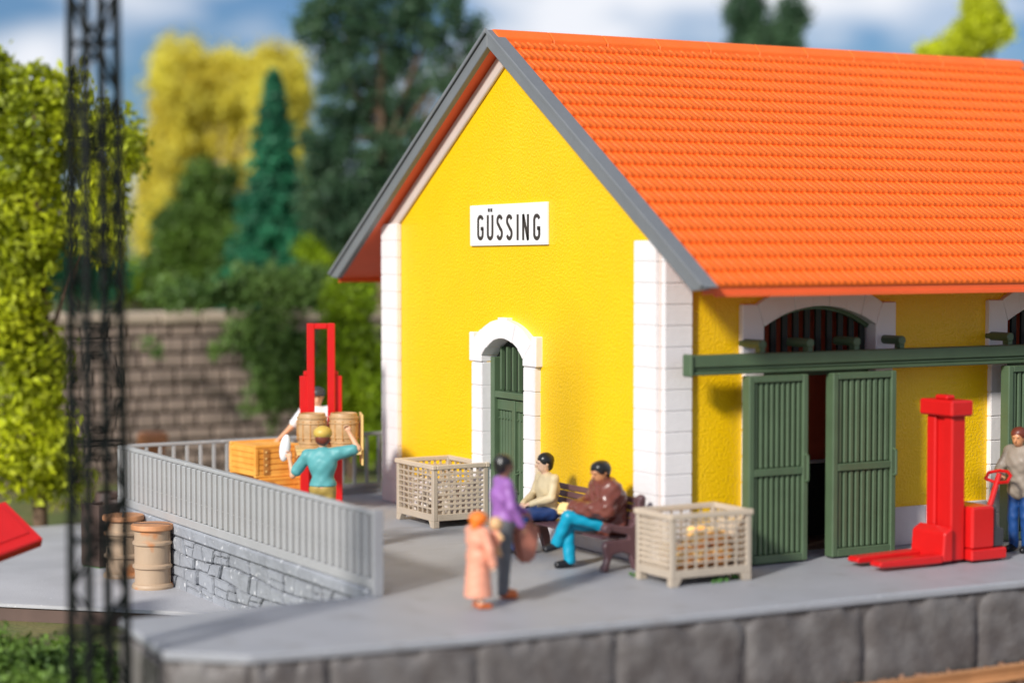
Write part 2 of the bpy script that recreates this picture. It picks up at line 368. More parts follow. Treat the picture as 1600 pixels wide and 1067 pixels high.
lw += [(XR, 0.0), (XR, zr(0) - .02), (0.224, zr(0) - .02)]
MB().prism(lw, 'xz', 0.0, 0.22).build('wall', M['yellow'], BH)
MB().b2(0.224, XR, YB - 0.22, YB, 0, zr(YB) - .02).build('wall', M['yellow'], BH)
MB().prism([(0.225, 0), (YB - .225, 0), (YB - .225, zr(YB - .225) - .01), (YC, zr(YC) - .02), (.225, zr(.225) - .01)], 'yz', XR - .22, XR).build('wall', M['yellow'], BH)
# interior
MB().b2(0.23, XR - .23, 1.35, 1.4, 0.004, 4.6).build('partition', M['inside'], BH)
MB().b2(0.23, XR - .23, 0.23, 3.9, 0.002, 0.02).build('inner_floor', M['sleeper'], BH)
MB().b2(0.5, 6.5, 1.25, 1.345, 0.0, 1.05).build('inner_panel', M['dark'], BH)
MB().b2(0.5, 6.5, 1.20, 1.30, 1.052, 1.10).build('inner_ledge', M['plinth'], BH)
# plinths
MB().b2(-0.055, 0.0, 0.60, 3.06, 0.0, 0.50).build('plinth', M['plinth'], BH, bevel=0.015)
MB().b2(-0.055, 0.0, 5.0, 7.46, 0.0, 0.50).build('plinth', M['plinth'], BH, bevel=0.015)
for x0, x1 in ((0.44, 1.2), (3.82, 5.52), (8.12, 9.6)):
    for k in range(max(1, round((x1 - x0) / 0.6))):
        n = max(1, round((x1 - x0) / 0.6)); a = x0 + (x1 - x0) * k / n; b = x0 + (x1 - x0) * (k + 1) / n
        MB().b2(a + .003, b - .003, -0.055, 0.0, 0.0, 0.535).build('plinth', M['plinth'], BH, bevel=0.012)
# quoins
def stone(x0, x1, y0, y1, z0, z1, bv=0.016): MB().b2(x0, x1, y0, y1, z0 + .0005, z1 - .0005).build('quoin', M['white'], BH, bevel=.011, seg=2)
h = 0.2745
for k in range(17):
    z0 = 0.10 - .1 * (k == 0) + h * k if k else 0; z1 = 0.10 + h * (k + 1) - (0)
    z0 = 0.10 + h * k if k else 0.0
    top = lambda yy: zr(yy) - 0.0
    if z1 < 4.35: stone(-0.09, 0.0, 0.045, 0.565, z0, z1)
    elif z0 < 4.2: stone(-0.09, 0.0, 0.045, 0.565, z0, 4.3)
    if z1 < 4.42: stone(-0.035, 0.40, -0.09, 0.0, z0, z1)
    if z1 < 4.75: stone(-0.09, 0.0, 7.48, 8.05, z0, z1)
    if z1 < 4.4: stone(0.0, 0.42, 8.1, 8.16, z0, z1)
MB().b2(-0.03, 0.0, 0.0, 0.05, 0, 4.3).build('corner_bead', M['trim'], BH)
# raking trim under the soffit
for s in (1, -1):
    e = 3.98 if s > 0 else 4.0
    def q(u, dz): y_ = YC + s * u; return (y_, ZB - S * u + dz)
    tb_ = -.29 if s > 0 else -.20
    pts = [q(0.0, -0.02), q(e, -0.02), q(e, tb_), q(0.0, tb_)]
    MB().prism(pts, 'yz', -0.055 - .002 * s, 0.0).build('raking_trim', M['trim'], BH, bevel=0.015)

# small arched door on the gable
MB2 = lambda: MB()
def voussoirs(cx, hi, zi, ri, ho, zo, ro, n, plane, t0, t1, name='voussoir'):
    I = arc(cx, hi, zi, ri, n * 3); O = arc(cx, ho, zo, ro, n * 3)
    for k in range(n):
        a = I[3 * k:3 * k + 4]; b = O[3 * k:3 * k + 4]
        pr = t0 - (0.012 if (k % 2 == 0) else 0)
        if k == n // 2:
            ty = max(p[1] for p in b) + 0.03; b = [(b[0][0], ty), (b[-1][0], ty)]
        pts = a + b[::-1]
        MB().prism(pts, plane, pr, t1 + .165).build(name, M['white'], BH, bevel=0.008)
voussoirs(4.04, 0.612, 2.52, 0.274, 0.86, 2.76, 0.31, 7, 'yz', -0.10, 0.06)
hz = 0.345
MB().b2(-0.06, 0.18, 4.656, 4.94, 0.0, 2.42).build('jamb_core', M['white'], BH); MB().b2(-0.06, 0.18, 3.13, 3.424, 0.0, 2.42).build('jamb_core', M['white'], BH)
for k in range(8):
    z0, z1 = k * hz, (k + 1) * hz
    if k < 7:
        for a, b in ((3.10, 3.428), (4.652, 4.97)):
            MB().b2(-0.10, 0.16, a, b, z0 + .001, z1 - .001).build('jamb_stone', M['white'], BH, bevel=0.011, seg=2)
for sgn, inner_y, outer_y in ((-1, 3.42, 3.05), (1, 4.66, 5.02)):
    o2 = 4.04 + sgn * 0.86
    MB().prism([(inner_y - sgn * .006, 2.424), (outer_y, 2.424), (outer_y, 2.86), (o2 , 2.86), (o2, 2.76), (inner_y - sgn * .006, 2.52)], 'yz', -0.115, 0.185).build('shoulder_stone', M['white'], BH, bevel=0.014)
DR = MB().prism([(3.42, 0.0)] + arc(4.04, 0.62, 2.52, 0.28, 12) + [(4.66, 0.0)], 'yz', 0.19, 0.215).build('door', M['green'], BH)
def dpart(o): o.parent = DR; return o
for k in range(6):
    yy = 3.56 + k * 0.175; dpart(MB().b2(0.10, 0.17, yy - .02, yy + .02, 2.02, 2.66).build('grille_bar', M['green'], None, bevel=0.006))
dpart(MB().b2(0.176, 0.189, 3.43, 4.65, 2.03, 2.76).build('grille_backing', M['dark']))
dpart(MB().b2(0.06, 0.188, 3.43, 4.65, 1.90, 2.00).build('transom', M['green'], None, bevel=0.01))
dpart(MB().b2(0.11, 0.188, 3.46, 4.62, 1.72, 1.885).build('top_rail', M['green'], None, bevel=0.008))
dpart(MB().b2(0.09, 0.188, 4.00, 4.09, 0.02, 1.88).build('centre_stile', M['green'], None, bevel=0.008))
dpart(MB().b2(0.05, 0.188, 4.54, 4.655, 0.02, 2.5).build('frame', M['green'], None, bevel=0.008))
dpart(MB().b2(0.08, 0.188, 3.425, 3.47, 0.02, 2.5).build('frame', M['green'], None, bevel=0.008))
for side, y0, y1 in ((0, 3.49, 3.995), (1, 4.095, 4.53)):
    n = 5
    for k in range(n):
        a = y0 + (y1 - y0) * k / n; b = y0 + (y1 - y0) * (k + 1) / n
        dpart(MB().b2(0.125, 0.186, a + .012, b - .012, 0.03, 1.71).build('plank', M['green'], None, bevel=0.012))
        for zz in (1.60, 0.86):
            dpart(MB().tube((0.126, (a + b) / 2, zz), (0.10, (a + b) / 2, zz), 0.020, 0.012, 8).build('bolt', M['green']))
dpart(MB().path([(0.12, 3.93, 0.82), (0.06, 3.93, 0.80), (0.06, 3.93, 0.56), (0.12, 3.93, 0.54)], 0.017, 6).build('handle', M['green']))

# big arched openings on the long side
for a, b in OP:
    cx = (a + b) / 2; hw = (b - a) / 2
    voussoirs(cx, hw - .008, 3.08, 0.262, hw + 0.10, 3.38, 0.30, 7, 'xz', -0.07, 0.06)
    for sg in (-1, 1):
        xi = cx + sg * hw; xo = cx + sg * (hw + 0.35); o2 = cx + sg * (hw + 0.10)
        MB().prism([(xi - sg * .006, 2.70), (xo, 2.70), (xo, 3.38), (o2 , 3.38), (xi - sg * .006, 3.08)], 'xz', -0.082, 0.223).build('shoulder_stone', M['white'], BH, bevel=0.014)
        xa_, xb_ = sorted((xi - sg * .004, cx + sg * (hw + .27))); MB().b2(xa_, xb_, -.05, .226, 0, 2.69).build('jamb_core', M['white'], BH)
        for k in range(8):
            z0, z1 = k * 0.345, min((k + 1) * 0.345, 2.695)
            if z1 - z0 < .1: continue
            x0, x1 = sorted((xi - sg * .008, cx + sg * (hw + 0.30)))
            MB().b2(x0, x1, -0.075, 0.16, z0 + .0015, z1 - .0015).build('jamb_stone', M['white'], BH, bevel=0.011, seg=2)
    # fan grille
    gr = MB().prism([(p[0], p[1]) for p in arc(cx, hw - .01, 3.07, 0.27, 14)] + [(p[0], p[1]) for p in arc(cx, hw - .05, 3.03, 0.265, 14, True)], 'xz', 0.07, 0.15).build('grille_frame', M['green'], BH)
    MB().b2(a + .01, b - .01, 0.08, 0.16, 2.40, 2.52).build('grille_frame', M['green'], BH)
    for k in range(10):
        xx = a + 0.10 + (b - a - 0.2) * k / 9; zt = 3.07 + 0.25 * (1 - ((xx - cx) / hw) ** 2)
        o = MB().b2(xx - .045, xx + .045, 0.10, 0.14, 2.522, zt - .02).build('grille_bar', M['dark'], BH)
# sliding door rail and brackets
RB = MB(); RB.b2(0.12, XR - .1, -0.50, -0.36, 2.60, 2.76); RB.b2(0.12, XR - .1, -0.47, -0.38, 2.55, 2.598); RB.b2(0.12, XR - .1, -0.50, -0.36, 2.50, 2.548)
rb = RB.build('door_rail', M['green'], BH, bevel=0.012)
MB().b2(0.06, 0.118, -0.53, -0.34, 2.485, 2.775).build('rail_end_cap', M['green'], BH, bevel=0.02)
for a, b in OP:
    for k in range(4):
        xx = a - 0.30 + k * 0.78
        MB().tube((xx, 0.0, 2.87), (xx, -0.46, 2.87), 0.062, 0.062, 14).build('rail_bracket', M['green'], BH, bevel=0.01, smooth=40)
        MB().b2(xx - .04, xx + .04, -0.45, -0.34, 2.762, 2.83).build('bracket_foot', M['green'], BH)
def sliding(x0, x1):
    yf, yk = -0.55, -0.38; wv = 0.09
    d = MB(); d.b2(x0 + .01, x1 - .01, yf + .09, yk, 0.03, 2.46); d = d.build('sliding_door', M['green'], BH)
    def sp(o): o.parent = d; return o
    sp(MB().b2(x0, x0 + wv, yf, yk - .003, 0.02, 2.47).build('stile', M['green'], None, bevel=0.012))
    sp(MB().b2(x1 - wv, x1, yf, yk - .003, 0.02, 2.47).build('stile', M['green'], None, bevel=0.012))
    for z0, z1 in ((0.02, 0.13), (1.16, 1.26), (2.38, 2.47)):
        sp(MB().b2(x0 + wv + .001, x1 - wv - .001, yf + .004, yf + .088, z0, z1).build('cross_rail', M['green'], None, bevel=0.01))
    n = 9
    for k in range(n):
        a = x0 + wv + (x1 - x0 - 2 * wv) * k / n; b = x0 + wv + (x1 - x0 - 2 * wv) * (k + 1) / n
        for z0, z1 in ((0.132, 1.158), (1.262, 2.378)):
            sp(MB().b2(a + .016, b - .016, yf + .03, yf + .088, z0, z1).build('slat', M['green'], None, bevel=0.012))
    sp(MB().path([(x1 - .045, yf + .01, 1.42), (x1 - .045, yf - .05, 1.40), (x1 - .045, yf - .05, 1.08), (x1 - .045, yf + .01, 1.06)], 0.018, 6).build('handle', M['green']))
    return d
sliding(0.97, 1.93); sliding(2.34, 3.42); sliding(5.44, 6.48); sliding(7.0, 8.0)

# roof
SL = math.hypot(1, S); ang = math.atan(S)
XF = -0.30; XE = 10.0; HALF = 5.30; ZRG = 7.24
for s in (-1, 1):
    pts = [(YC, ZB), (YC + s * HALF, ZB - S * HALF), (YC + s * HALF, ZB - S * HALF + .10), (YC, ZB + .10)]
    MB().prism(pts, 'yz', XF + .05, XE - .05).build('roof_slab', M['soffit'], BH)
# one clay tile: profile across (u) with a roll and a short rib
TW, TH = 0.206, 0.3165
def tile_geo():
    prof = [(0, 0.003), (0.010, 0.014), (0.030, 0.017), (0.048, 0.012), (0.058, 0.002), (0.125, 0.0), (0.132, 0.007), (0.146, 0.007), (0.153, 0.0), (TW, 0.001)]
    V, F = [], []
    n = len(prof)
    for (v, hh) in ((0.0, 0.006), (TH + .02, 0.050)):
        for u, z in prof: V.append((u, v, z + hh))
    for u, z in prof: V.append((u, TH + .02, 0.0))
    for i in range(n - 1):
        F.append((i, i + 1, n + i + 1, n + i)); F.append((n + i, n + i + 1, 2 * n + i + 1, 2 * n + i))
    return np.array(V), np.array(F)
TV, TF = tile_geo()
tile_me = bpy.data.meshes.new('tile')
def tile_mat(x, row, s):
    # local (u, v, h) -> world
    vd = Vector((0, s, -S)) / SL; nd = Vector((0, s * S, 1)) / SL
    base = Vector((x, YC, ZB + .104)) + vd * (row * TH + 0.02)
    return base, vd, nd
tiles = []
NR = 20; NC = int((XE - XF - .16) / TW)
x0t = XF + 0.10; TWs = (XE - .10 - x0t) / NC
for row in range(NR):
    for c in range(NC):
        x = x0t + c * TWs
        base, vd, nd = tile_mat(x, row, -1)
        tiles.append(((base - CAM).length, row, c, base, vd, nd))
def inframe(p):
    d = p - CAM; z = d.dot(FH); return (800 + 3197.5 * d.dot(RH) / z) < 1610
tiles_in = sorted([t for t in tiles if inframe(t[3])], key=lambda t: t[0])
near = set((t[1], t[2]) for t in tiles_in[:300])
tproto = mesh_obj('tile', TV * np.array([TWs / TW, 1, 1]), TF, M['tile'], BH)
tme = tproto.data; first = True
JV, JF, nb = [], [], 0
for dist, row, c, base, vd, nd in tiles:
    rot = Matrix(((1, vd.x, nd.x), (0, vd.y, nd.y), (0, vd.z, nd.z)))
    if (row, c) in near:
        o = tproto if first else bpy.data.objects.new('tile', tme)
        if not first: COL.objects.link(o); o.parent = BH
        first = False
        o.matrix_local = Matrix.Translation(base) @ rot.to_4x4()
    else:
        A = np.array(rot); P = (TV * np.array([TWs / TW, 1, 1])) @ A.T + np.array(base); JV.append(P); JF.append(TF + nb); nb += len(TV)
for row in range(NR):
    for c in range(NC):
        base, vd, nd = tile_mat(x0t + c * TWs, row, 1)
        A = np.array(Matrix(((1, vd.x, nd.x), (0, vd.y, nd.y), (0, vd.z, nd.z)))); JV.append((TV * np.array([TWs / TW, 1, 1])) @ A.T + np.array(base)); JF.append(TF + nb); nb += len(TV)
rt = mesh_obj('roof_tiles', np.vstack(JV), np.vstack(JF), M['tile'], BH); rt['kind'] = 'stuff'
# ridge caps
n = 11
for k in range(n):
    a = XF + .04 + (XE - XF - .1) * k / n; b = XF + .04 + (XE - XF - .1) * (k + 1) / n
    pts = [(YC - .19, 7.02), (YC - .185, 7.13), (YC - .05, 7.255), (YC + .05, 7.255), (YC + .185, 7.13), (YC + .19, 7.02)]
    MB().prism(pts, 'yz', a + .006, b - .006).build('ridge_tile', M['tile'], BH, bevel=0.012)
# eave boards
MB().b2(XF + .24, XE - .06, YC - HALF - .012, YC - HALF + .05, ZB - S * HALF - .03, ZB - S * HALF + .02).build('eave_board', M['soffit'], BH)
MB().b2(XF + .06, XE - .06, YC + HALF - .05, YC + HALF + .012, ZB - S * HALF - .03, ZB - S * HALF + .02).build('eave_board', M['soffit'], BH)
# grey verge boards, two stepped strips each
for s in (-1, 1):
    def q(u, dz): return (YC + s * u, ZB - S * u + dz)
    e = 5.45 if s < 0 else 5.45
    for xs, x0 in ((-1, XF - .04), (1, XE + .04)):
        x1 = x0 - xs * .10
        ec = e - .22 / S * .88
        MB().prism([q(0, .168), q(e, .168), q(ec, -.052), q(0, -.052)], 'yz', x0 - .001 * s, x1).build('verge_board', M['rake'], BH, bevel=0.01)
        MB().prism([q(0, .20), q(e + .01, .20), q(e - .02, .1702), q(0, .1702)], 'yz', x0 + xs * .012 - .001 * s, x0 - xs * .21).build('verge_flange', M['rake'], BH, bevel=0.006)
        MB().prism([q(0, .225), q(e + .01, .225), q(e - .06, .150), q(0, .150)], 'yz', x0 + xs * .040 - .001 * s, x0 + xs * .0125).build('verge_bead', M['rake'], BH, bevel=0.010)

# ------------------------------------------------------------------ name sign
sg = empty('station_sign', (-0.02, 3.99, 4.45)); tag(sg, 'white rectangular name sign reading GÜSSING high on the yellow gable', 'sign')
MB().box((0, 0, 0), (0.035, 2.26, 0.60), rx=R(-0.6)).build('sign_panel', M['signwhite'], sg, bevel=0.004)
def ribbon(pts, wd, name, u0, hgt):
    n = len(pts); P = [Vector(p) for p in pts]; Lf, Rt = [], []
    for i in range(n):
        if i == 0: d = P[1] - P[0]
        elif i == n - 1: d = P[-1] - P[-2]
        else: d = (P[i + 1] - P[i]).normalized() + (P[i] - P[i - 1]).normalized()
        d.normalize(); nn = Vector((-d.y, d.x)); k = 1.0
        if 0 < i < n - 1:
            k = 1 / max(0.5, nn.dot(Vector((-(P[i + 1] - P[i]).normalized().y, (P[i + 1] - P[i]).normalized().x))))
        Lf.append(P[i] + nn * wd / 2 * k); Rt.append(P[i] - nn * wd / 2 * k)
    return Lf, Rt
def letter(strokes, u0, name='letter'):
    mb = MB()
    for st in strokes:
        Lf, Rt = ribbon(st, 0.054, name, 0, 0)
        for i in range(len(Lf) - 1):
            q = [Lf[i], Lf[i + 1], Rt[i + 1], Rt[i]]
            mb.prism([(-(p.x + u0), p.y - 0.205 - .02) for p in q], 'yz', -0.0235, -0.015)
    return mb.build(name, M['ink'], sg)
def ell(cx, cy, rx, ry, a0, a1, n=12): return [(cx + rx * math.cos(R(a0 + (a1 - a0) * i / n)), cy + ry * math.sin(R(a0 + (a1 - a0) * i / n))) for i in range(n + 1)]
LW, LH = 0.165, 0.37
G = [ell(LW / 2, LH - .085, .07, .062, 15, 180) + ell(LW / 2, .085, .07, .062, 180, 360) + [(LW / 2 + .07, .17)], [(LW / 2 + .093, .17), (LW / 2 + .01, .17)]]
U = [[(.013, LH), (.013, .09)] + ell(LW / 2, .09, .07, .067, 180, 360)[1:] + [(LW - .013, LH)], [(.045, LH + .045), (.045, LH + .095)], [(.12, LH + .045), (.12, LH + .095)]]
Sx = [ell(LW / 2, LH - .09, .066, .067, 20, 240, 12) + ell(LW / 2, .095, .068, .072, 70, -160, 12)]
I = [[(.02, 0), (.02, LH)]]
N = [[(.015, 0), (.015, LH)], [(.015, LH), (LW - .015, 0)], [(LW - .015, 0), (LW - .015, LH)]]
u = -0.885
for L_, adv in ((G, .295), (U, .285), (Sx, .285), (Sx, .305), (I, .165), (N, .315), (G, .3)):
    letter(L_, u); u += adv

# ------------------------------------------------------------------ railings
sf = empty('railing', (-4.13, 4.5, 0)); tag(sf, 'long grey railing of close set upright bars along the left edge of the platform', 'railing')
fp = MB(); fp.b2(-4.19, -4.09, -0.06, 9.10, 0.955, 1.01)
child_at(fp.build('top_rail', M['fence'], bevel=0.012), sf)
child_at(MB().b2(-4.20, -4.10, -0.06, 9.10, 0.075, 0.20).build('bottom_rail', M['fence'], bevel=0.012), sf)
child_at(MB().b2(-4.20, -4.07, -0.13, -0.065, 0.0, 1.03).build('end_post', M['fence'], bevel=0.01), sf)
b0 = MB().b2(-0.065, 0.055, -0.052, 0.052, 0.203, 0.952).build('bar', M['fence'], bevel=0.01)
child_at(b0, sf); b0.location = (-4.14, 0.12, 0)
for k in range(1, 45):
    c = b0.copy(); COL.objects.link(c); c.location = (-4.14, 0.12 + k * 0.2023, 0)
bf = empty('railing', (-1.5, 9.1, 0)); tag(bf, 'grey open barred railing across the back of the platform behind the crates', 'railing')
child_at(MB().b2(-4.05, 2.5, 9.06, 9.12, 0.955, 1.01).build('top_rail', M['fence'], bevel=0.01), bf)
child_at(MB().b2(-4.05, 2.5, 9.05, 9.13, 0.075, 0.16).build('bottom_rail', M['fence'], bevel=0.01), bf)
b0 = MB().b2(-0.026, 0.026, -0.022, 0.022, 0.162, 0.953).build('bar', M['fence'], bevel=0.006)
child_at(b0, bf); b0.location = (-3.95, 9.09, 0)
for k in range(1, 29):
    c = b0.copy(); COL.objects.link(c); c.location = (-3.95 + k * 0.2275, 9.09, 0)
MB().b2(-4.05, 2.5, 9.0, 9.14, 0.002, 0.072).build('kerb', M['plat'], pl)

# ------------------------------------------------------------------ mesh bins
def make_bin(loc, rz, label, lx=1.2, ly=1.08, hh=0.92):
    b = empty('mesh_bin', loc, rz); tag(b, label, 'bin', 'mesh sided stillage bins')
    hx, hy = lx / 2, ly / 2; f = 0.10
    for sx in (-1, 1):
        for sy in (-1, 1):
            MB().b2(sx * hx, sx * (hx - .075), sy * hy, sy * (hy - .075), f, hh - .03).build('corner_post', M['beige'], b, bevel=0.008)
            MB().prism([(sx * hx * 1.0, 0.0), (sx * (hx - .10), 0.0), (sx * (hx - .16), f), (sx * hx, f)], 'xz', sy * hy, sy * (hy - .10)).build('foot', M['beige'], b, bevel=0.006)
    for sy in (-1, 1):
        MB().b2(-hx - .02, hx + .02, sy * (hy + .02), sy * (hy - .05), hh - .07, hh).build('rim', M['beige2'], b, bevel=0.01)
        MB().b2(-hx + .076, hx - .076, sy * hy, sy * (hy - .05), f + .001, f + .10).build('base_rail', M['beige'], b, bevel=0.006)
        g = MB(); nx, nz = 7, 8
        for k in range(1, nx): xx = -hx + .075 + (lx - .15) * k / nx; g.b2(xx - .013, xx + .013, sy * (hy - .012), sy * (hy - .03), f + .10, hh - .07)
        for k in range(1, nz): zz = f + .10 + (hh - .07 - f - .10) * k / nz; g.b2(-hx + .075, hx - .075, sy * (hy - .008), sy * (hy - .034), zz - .011, zz + .011)
        g.build('side_grid', M['beige'], b)
    for sx in (-1, 1):
        MB().b2(sx * (hx + .018), sx * (hx - .05), -hy + .051, hy - .051, hh - .07, hh - .002).build('rim', M['beige2'], b, bevel=0.01)
        MB().b2(sx * hx, sx * (hx - .05), -hy + .076, hy - .076, f + .001, f + .10).build('base_rail', M['beige'], b, bevel=0.006)
        g = MB(); ny, nz = 8, 9
        for k in range(1, ny): yy = -hy + .075 + (ly - .15) * k / ny; g.b2(sx * (hx - .012), sx * (hx - .03), yy - .017, yy + .017, f + .10, hh - .07)
        for k in range(1, nz): zz = f + .10 + (hh - .07 - f - .10) * k / nz; g.b2(sx * (hx - .008), sx * (hx - .034), -hy + .075, hy - .075, zz - .016, zz + .016)
        g.build('side_grid', M['beige2'], b)
    MB().b2(-hx + .05, hx - .05, -hy + .05, hy - .05, f + .02, f + .05).build('floor_panel', M['beige'], b)
    return b
B1 = make_bin((-0.46, 5.24, 0), R(90), 'beige mesh sided bin by the left side of the gable door', 1.22, .92, 0.93)
B2 = make_bin((-0.19, -0.97, 0), 0, 'beige mesh sided bin with yellow goods at the near corner of the shed', 1.2, .80, 0.89)
def ellipsoid(mb, c, r, rz=0, n=12, m=8):
    mt = Matrix.Translation(c) @ Matrix.Rotation(rz, 4, 'Z')
    rings = []
    for j in range(1, m):
        t = math.pi * j / m
        rings.append(mb._v([mt @ Vector((r[0] * math.sin(t) * math.cos(6.28318 * i / n), r[1] * math.sin(t) * math.sin(6.28318 * i / n), r[2] * math.cos(t))) for i in range(n)]))
    tp = mb.bm.verts.new(mt @ Vector((0, 0, r[2]))); bt = mb.bm.verts.new(mt @ Vector((0, 0, -r[2])))
    for a, b in zip(rings, rings[1:]):
        for i in range(n): mb.bm.faces.new([a[i], a[(i + 1) % n], b[(i + 1) % n], b[i]])
    for i in range(n):
        mb.bm.faces.new([tp, rings[0][i], rings[0][(i + 1) % n]]); mb.bm.faces.new([bt, rings[-1][(i + 1) % n], rings[-1][i]])
    return mb
rs = random.Random(3)
spots = [(-0.45, -1.14, .28), (-0.20, -1.16, .30), (0.06, -1.15, .30), (0.22, -1.02, .31), (-0.38, -0.9, .33), (-0.1, -0.92, .35), (0.15, -0.88, .35), (-.3, -.65, .32), (0.0, -.62, .33), (-0.16, -1.06, .50), (0.05, -1.02, .52), (0.2, -.95, .50), (-.02, -.82, .55)]
for i, (x, y_, z) in enumerate(spots):
    o = ellipsoid(MB(), (0, 0, 0), (.155, .10, .10)).build('loaf', M['squash'], smooth=60); o.scale = (1.15, 1.15, 1.2)
    o.location = (x, y_, z); o.rotation_euler = (0, rs.uniform(-.3, .3), rs.uniform(-.5, .5))
    tag(o, 'rounded yellow orange loaf heaped inside the mesh bin at the near corner', 'goods', 'yellow goods heaped in the near bin')
for i in range(9):
    o = MB().box((0, 0, 0), (0.06, .09, .62)).build('pale_stick', M['bundle'], bevel=0.015)
    o.location = (-0.46 + rs.uniform(-.25, .25), 5.24 + rs.uniform(-.38, .38), .34 + rs.uniform(0, .12)); o.rotation_euler = (rs.uniform(.5, 1.2), rs.uniform(-.8, .8), rs.uniform(0, 3))
    tag(o, 'pale slanting stick lying inside the mesh bin left of the gable door', 'stick', 'pale sticks inside the far bin')
for i, p in enumerate([(-0.66, -0.42), (-0.02, -1.28), (.30, -1.2)]):
    v = np.random.default_rng(i); mbm = MB()
    for k in range(14): ellipsoid(mbm, (v.normal(0, .045), v.normal(0, .03), abs(v.normal(0, .025)) + .01), (.03, .03, .025), n=6, m=4)
    o = mbm.build('moss_tuft', M['moss']); o.location = (p[0], p[1], 0)
    tag(o, ['tuft of green moss under the left foot of the near corner bin', 'tuft of green moss under the front edge of the near corner bin', 'tuft of green moss under the right foot of the near corner bin'][i], 'moss')

# ------------------------------------------------------------------ drums and old casks in the yard
def make_drum(loc, label, tilt=0):
    d = empty('steel_drum', loc, tilt); tag(d, label, 'drum', 'rusty drums beside the rubble wall')
    r = .245
    pr = [(r + .04, 0), (r + .045, .03), (r + .03, .06), (r, .075), (r - .004, .27), (r + .03, .295), (r + .03, .325), (r - .004, .35), (r - .004, .60), (r + .03, .625), (r + .03, .655), (r - .004, .68), (r, .82)]
    MB().lathe(pr, n=36).build('body', M['drum'], d, smooth=35)
    MB().lathe([(r + .03, .821), (r + .05, .835), (r + .05, .885), (r + .04, .90), (.0001, .905)], n=36).build('lid', M['rustlid'], d, smooth=35)
    MB().box((0, 0, .45), (.012, 2 * r + .03, .74)).build('seam', M['drum'], d)
    MB().box((0, 0, .9), (.02, 2 * r + .04, .02)).build('lid_seam', M['charcoal'], d)
    d.scale = (1.06, 1.06, 1.04)
    return d
make_drum(at(235, 29.9, -0.869), 'rusty beige steel drum nearest the platform, in front of its twin', R(50))
make_drum(at(190, 30.9, -0.869), 'rusty beige steel drum standing half behind the nearer drum', R(-20))
for i, (x, y_) in enumerate([(186, 33.3), (168, 34.2)]):
    c = empty('wooden_cask', at(x, y_, -0.869)); tag(c, ['dark brown weathered cask against the far end of the rubble wall', 'dark brown weathered cask behind the others beside the foreground mast'][i], 'cask')
    MB().lathe([(.22, 0), (.28, .25), (.29, .45), (.28, .65), (.23, .88), (.20, .88), (.20, .84), (.001, .84)], n=24).build('body', M['brown'], c, smooth=40)
    for z, rr in ((.18, .272), (.68, .282)): MB().lathe([(rr - .02, z), (rr + .012, z + .005), (rr + .012, z + .05), (rr - .02, z + .055)], n=24).build('hoop', M['steel'], c)
tb = empty('wooden_trough', at(155, 31.9, -0.869), R(20)); tag(tb, 'upright dark brown wooden box standing left of the rusty drums', 'box')
for a, b, c_, d_ in ((-.22, .22, -.22, -.17), (-.22, .22, .17, .22), (-.22, -.17, -.168, .168), (.17, .22, -.168, .168)):
    MB().b2(a, b, c_, d_, .02, .98).build('side_board', M['brown'], tb, bevel=.008)
MB().b2(-.168, .168, -.168, .168, .02, .06).build('bottom', M['brown'], tb)
MB().b2(-.20, .20, -.20, .20, 0, .019).build('moss_base', M['moss'], tb)
# red tipping trough at the left edge
c0 = at(-10, 26.0, 0); rc = empty('tipping_trough', (c0.x, c0.y, 0.20)); tag(rc, 'bright red tilted trough with a pointed corner at the left edge of the photo', 'trough')
c1 = MB().box((0, 0, .28), (0.84, 0.84, .15), rz=R(18), ry=R(-12), rx=R(32)).build('tray', M['red'], rc, bevel=.02)
MB().box((0, 0, .28 + .083), (0.60, 0.60, .05), rz=R(18), ry=R(-12), rx=R(32)).build('tray_recess', M['red'], rc, bevel=.01)
MB().box((-.45, 0.1, .02), (.7, .7, .14), rz=R(-30)).build('chassis', M['charcoal'], rc, bevel=.02)
for sy in (-1, 1): MB().b2(-.74, -.62, sy * .25 - .04, sy * .25 + .04, -1.12, -.2).build('leg', M['charcoal'], rc)

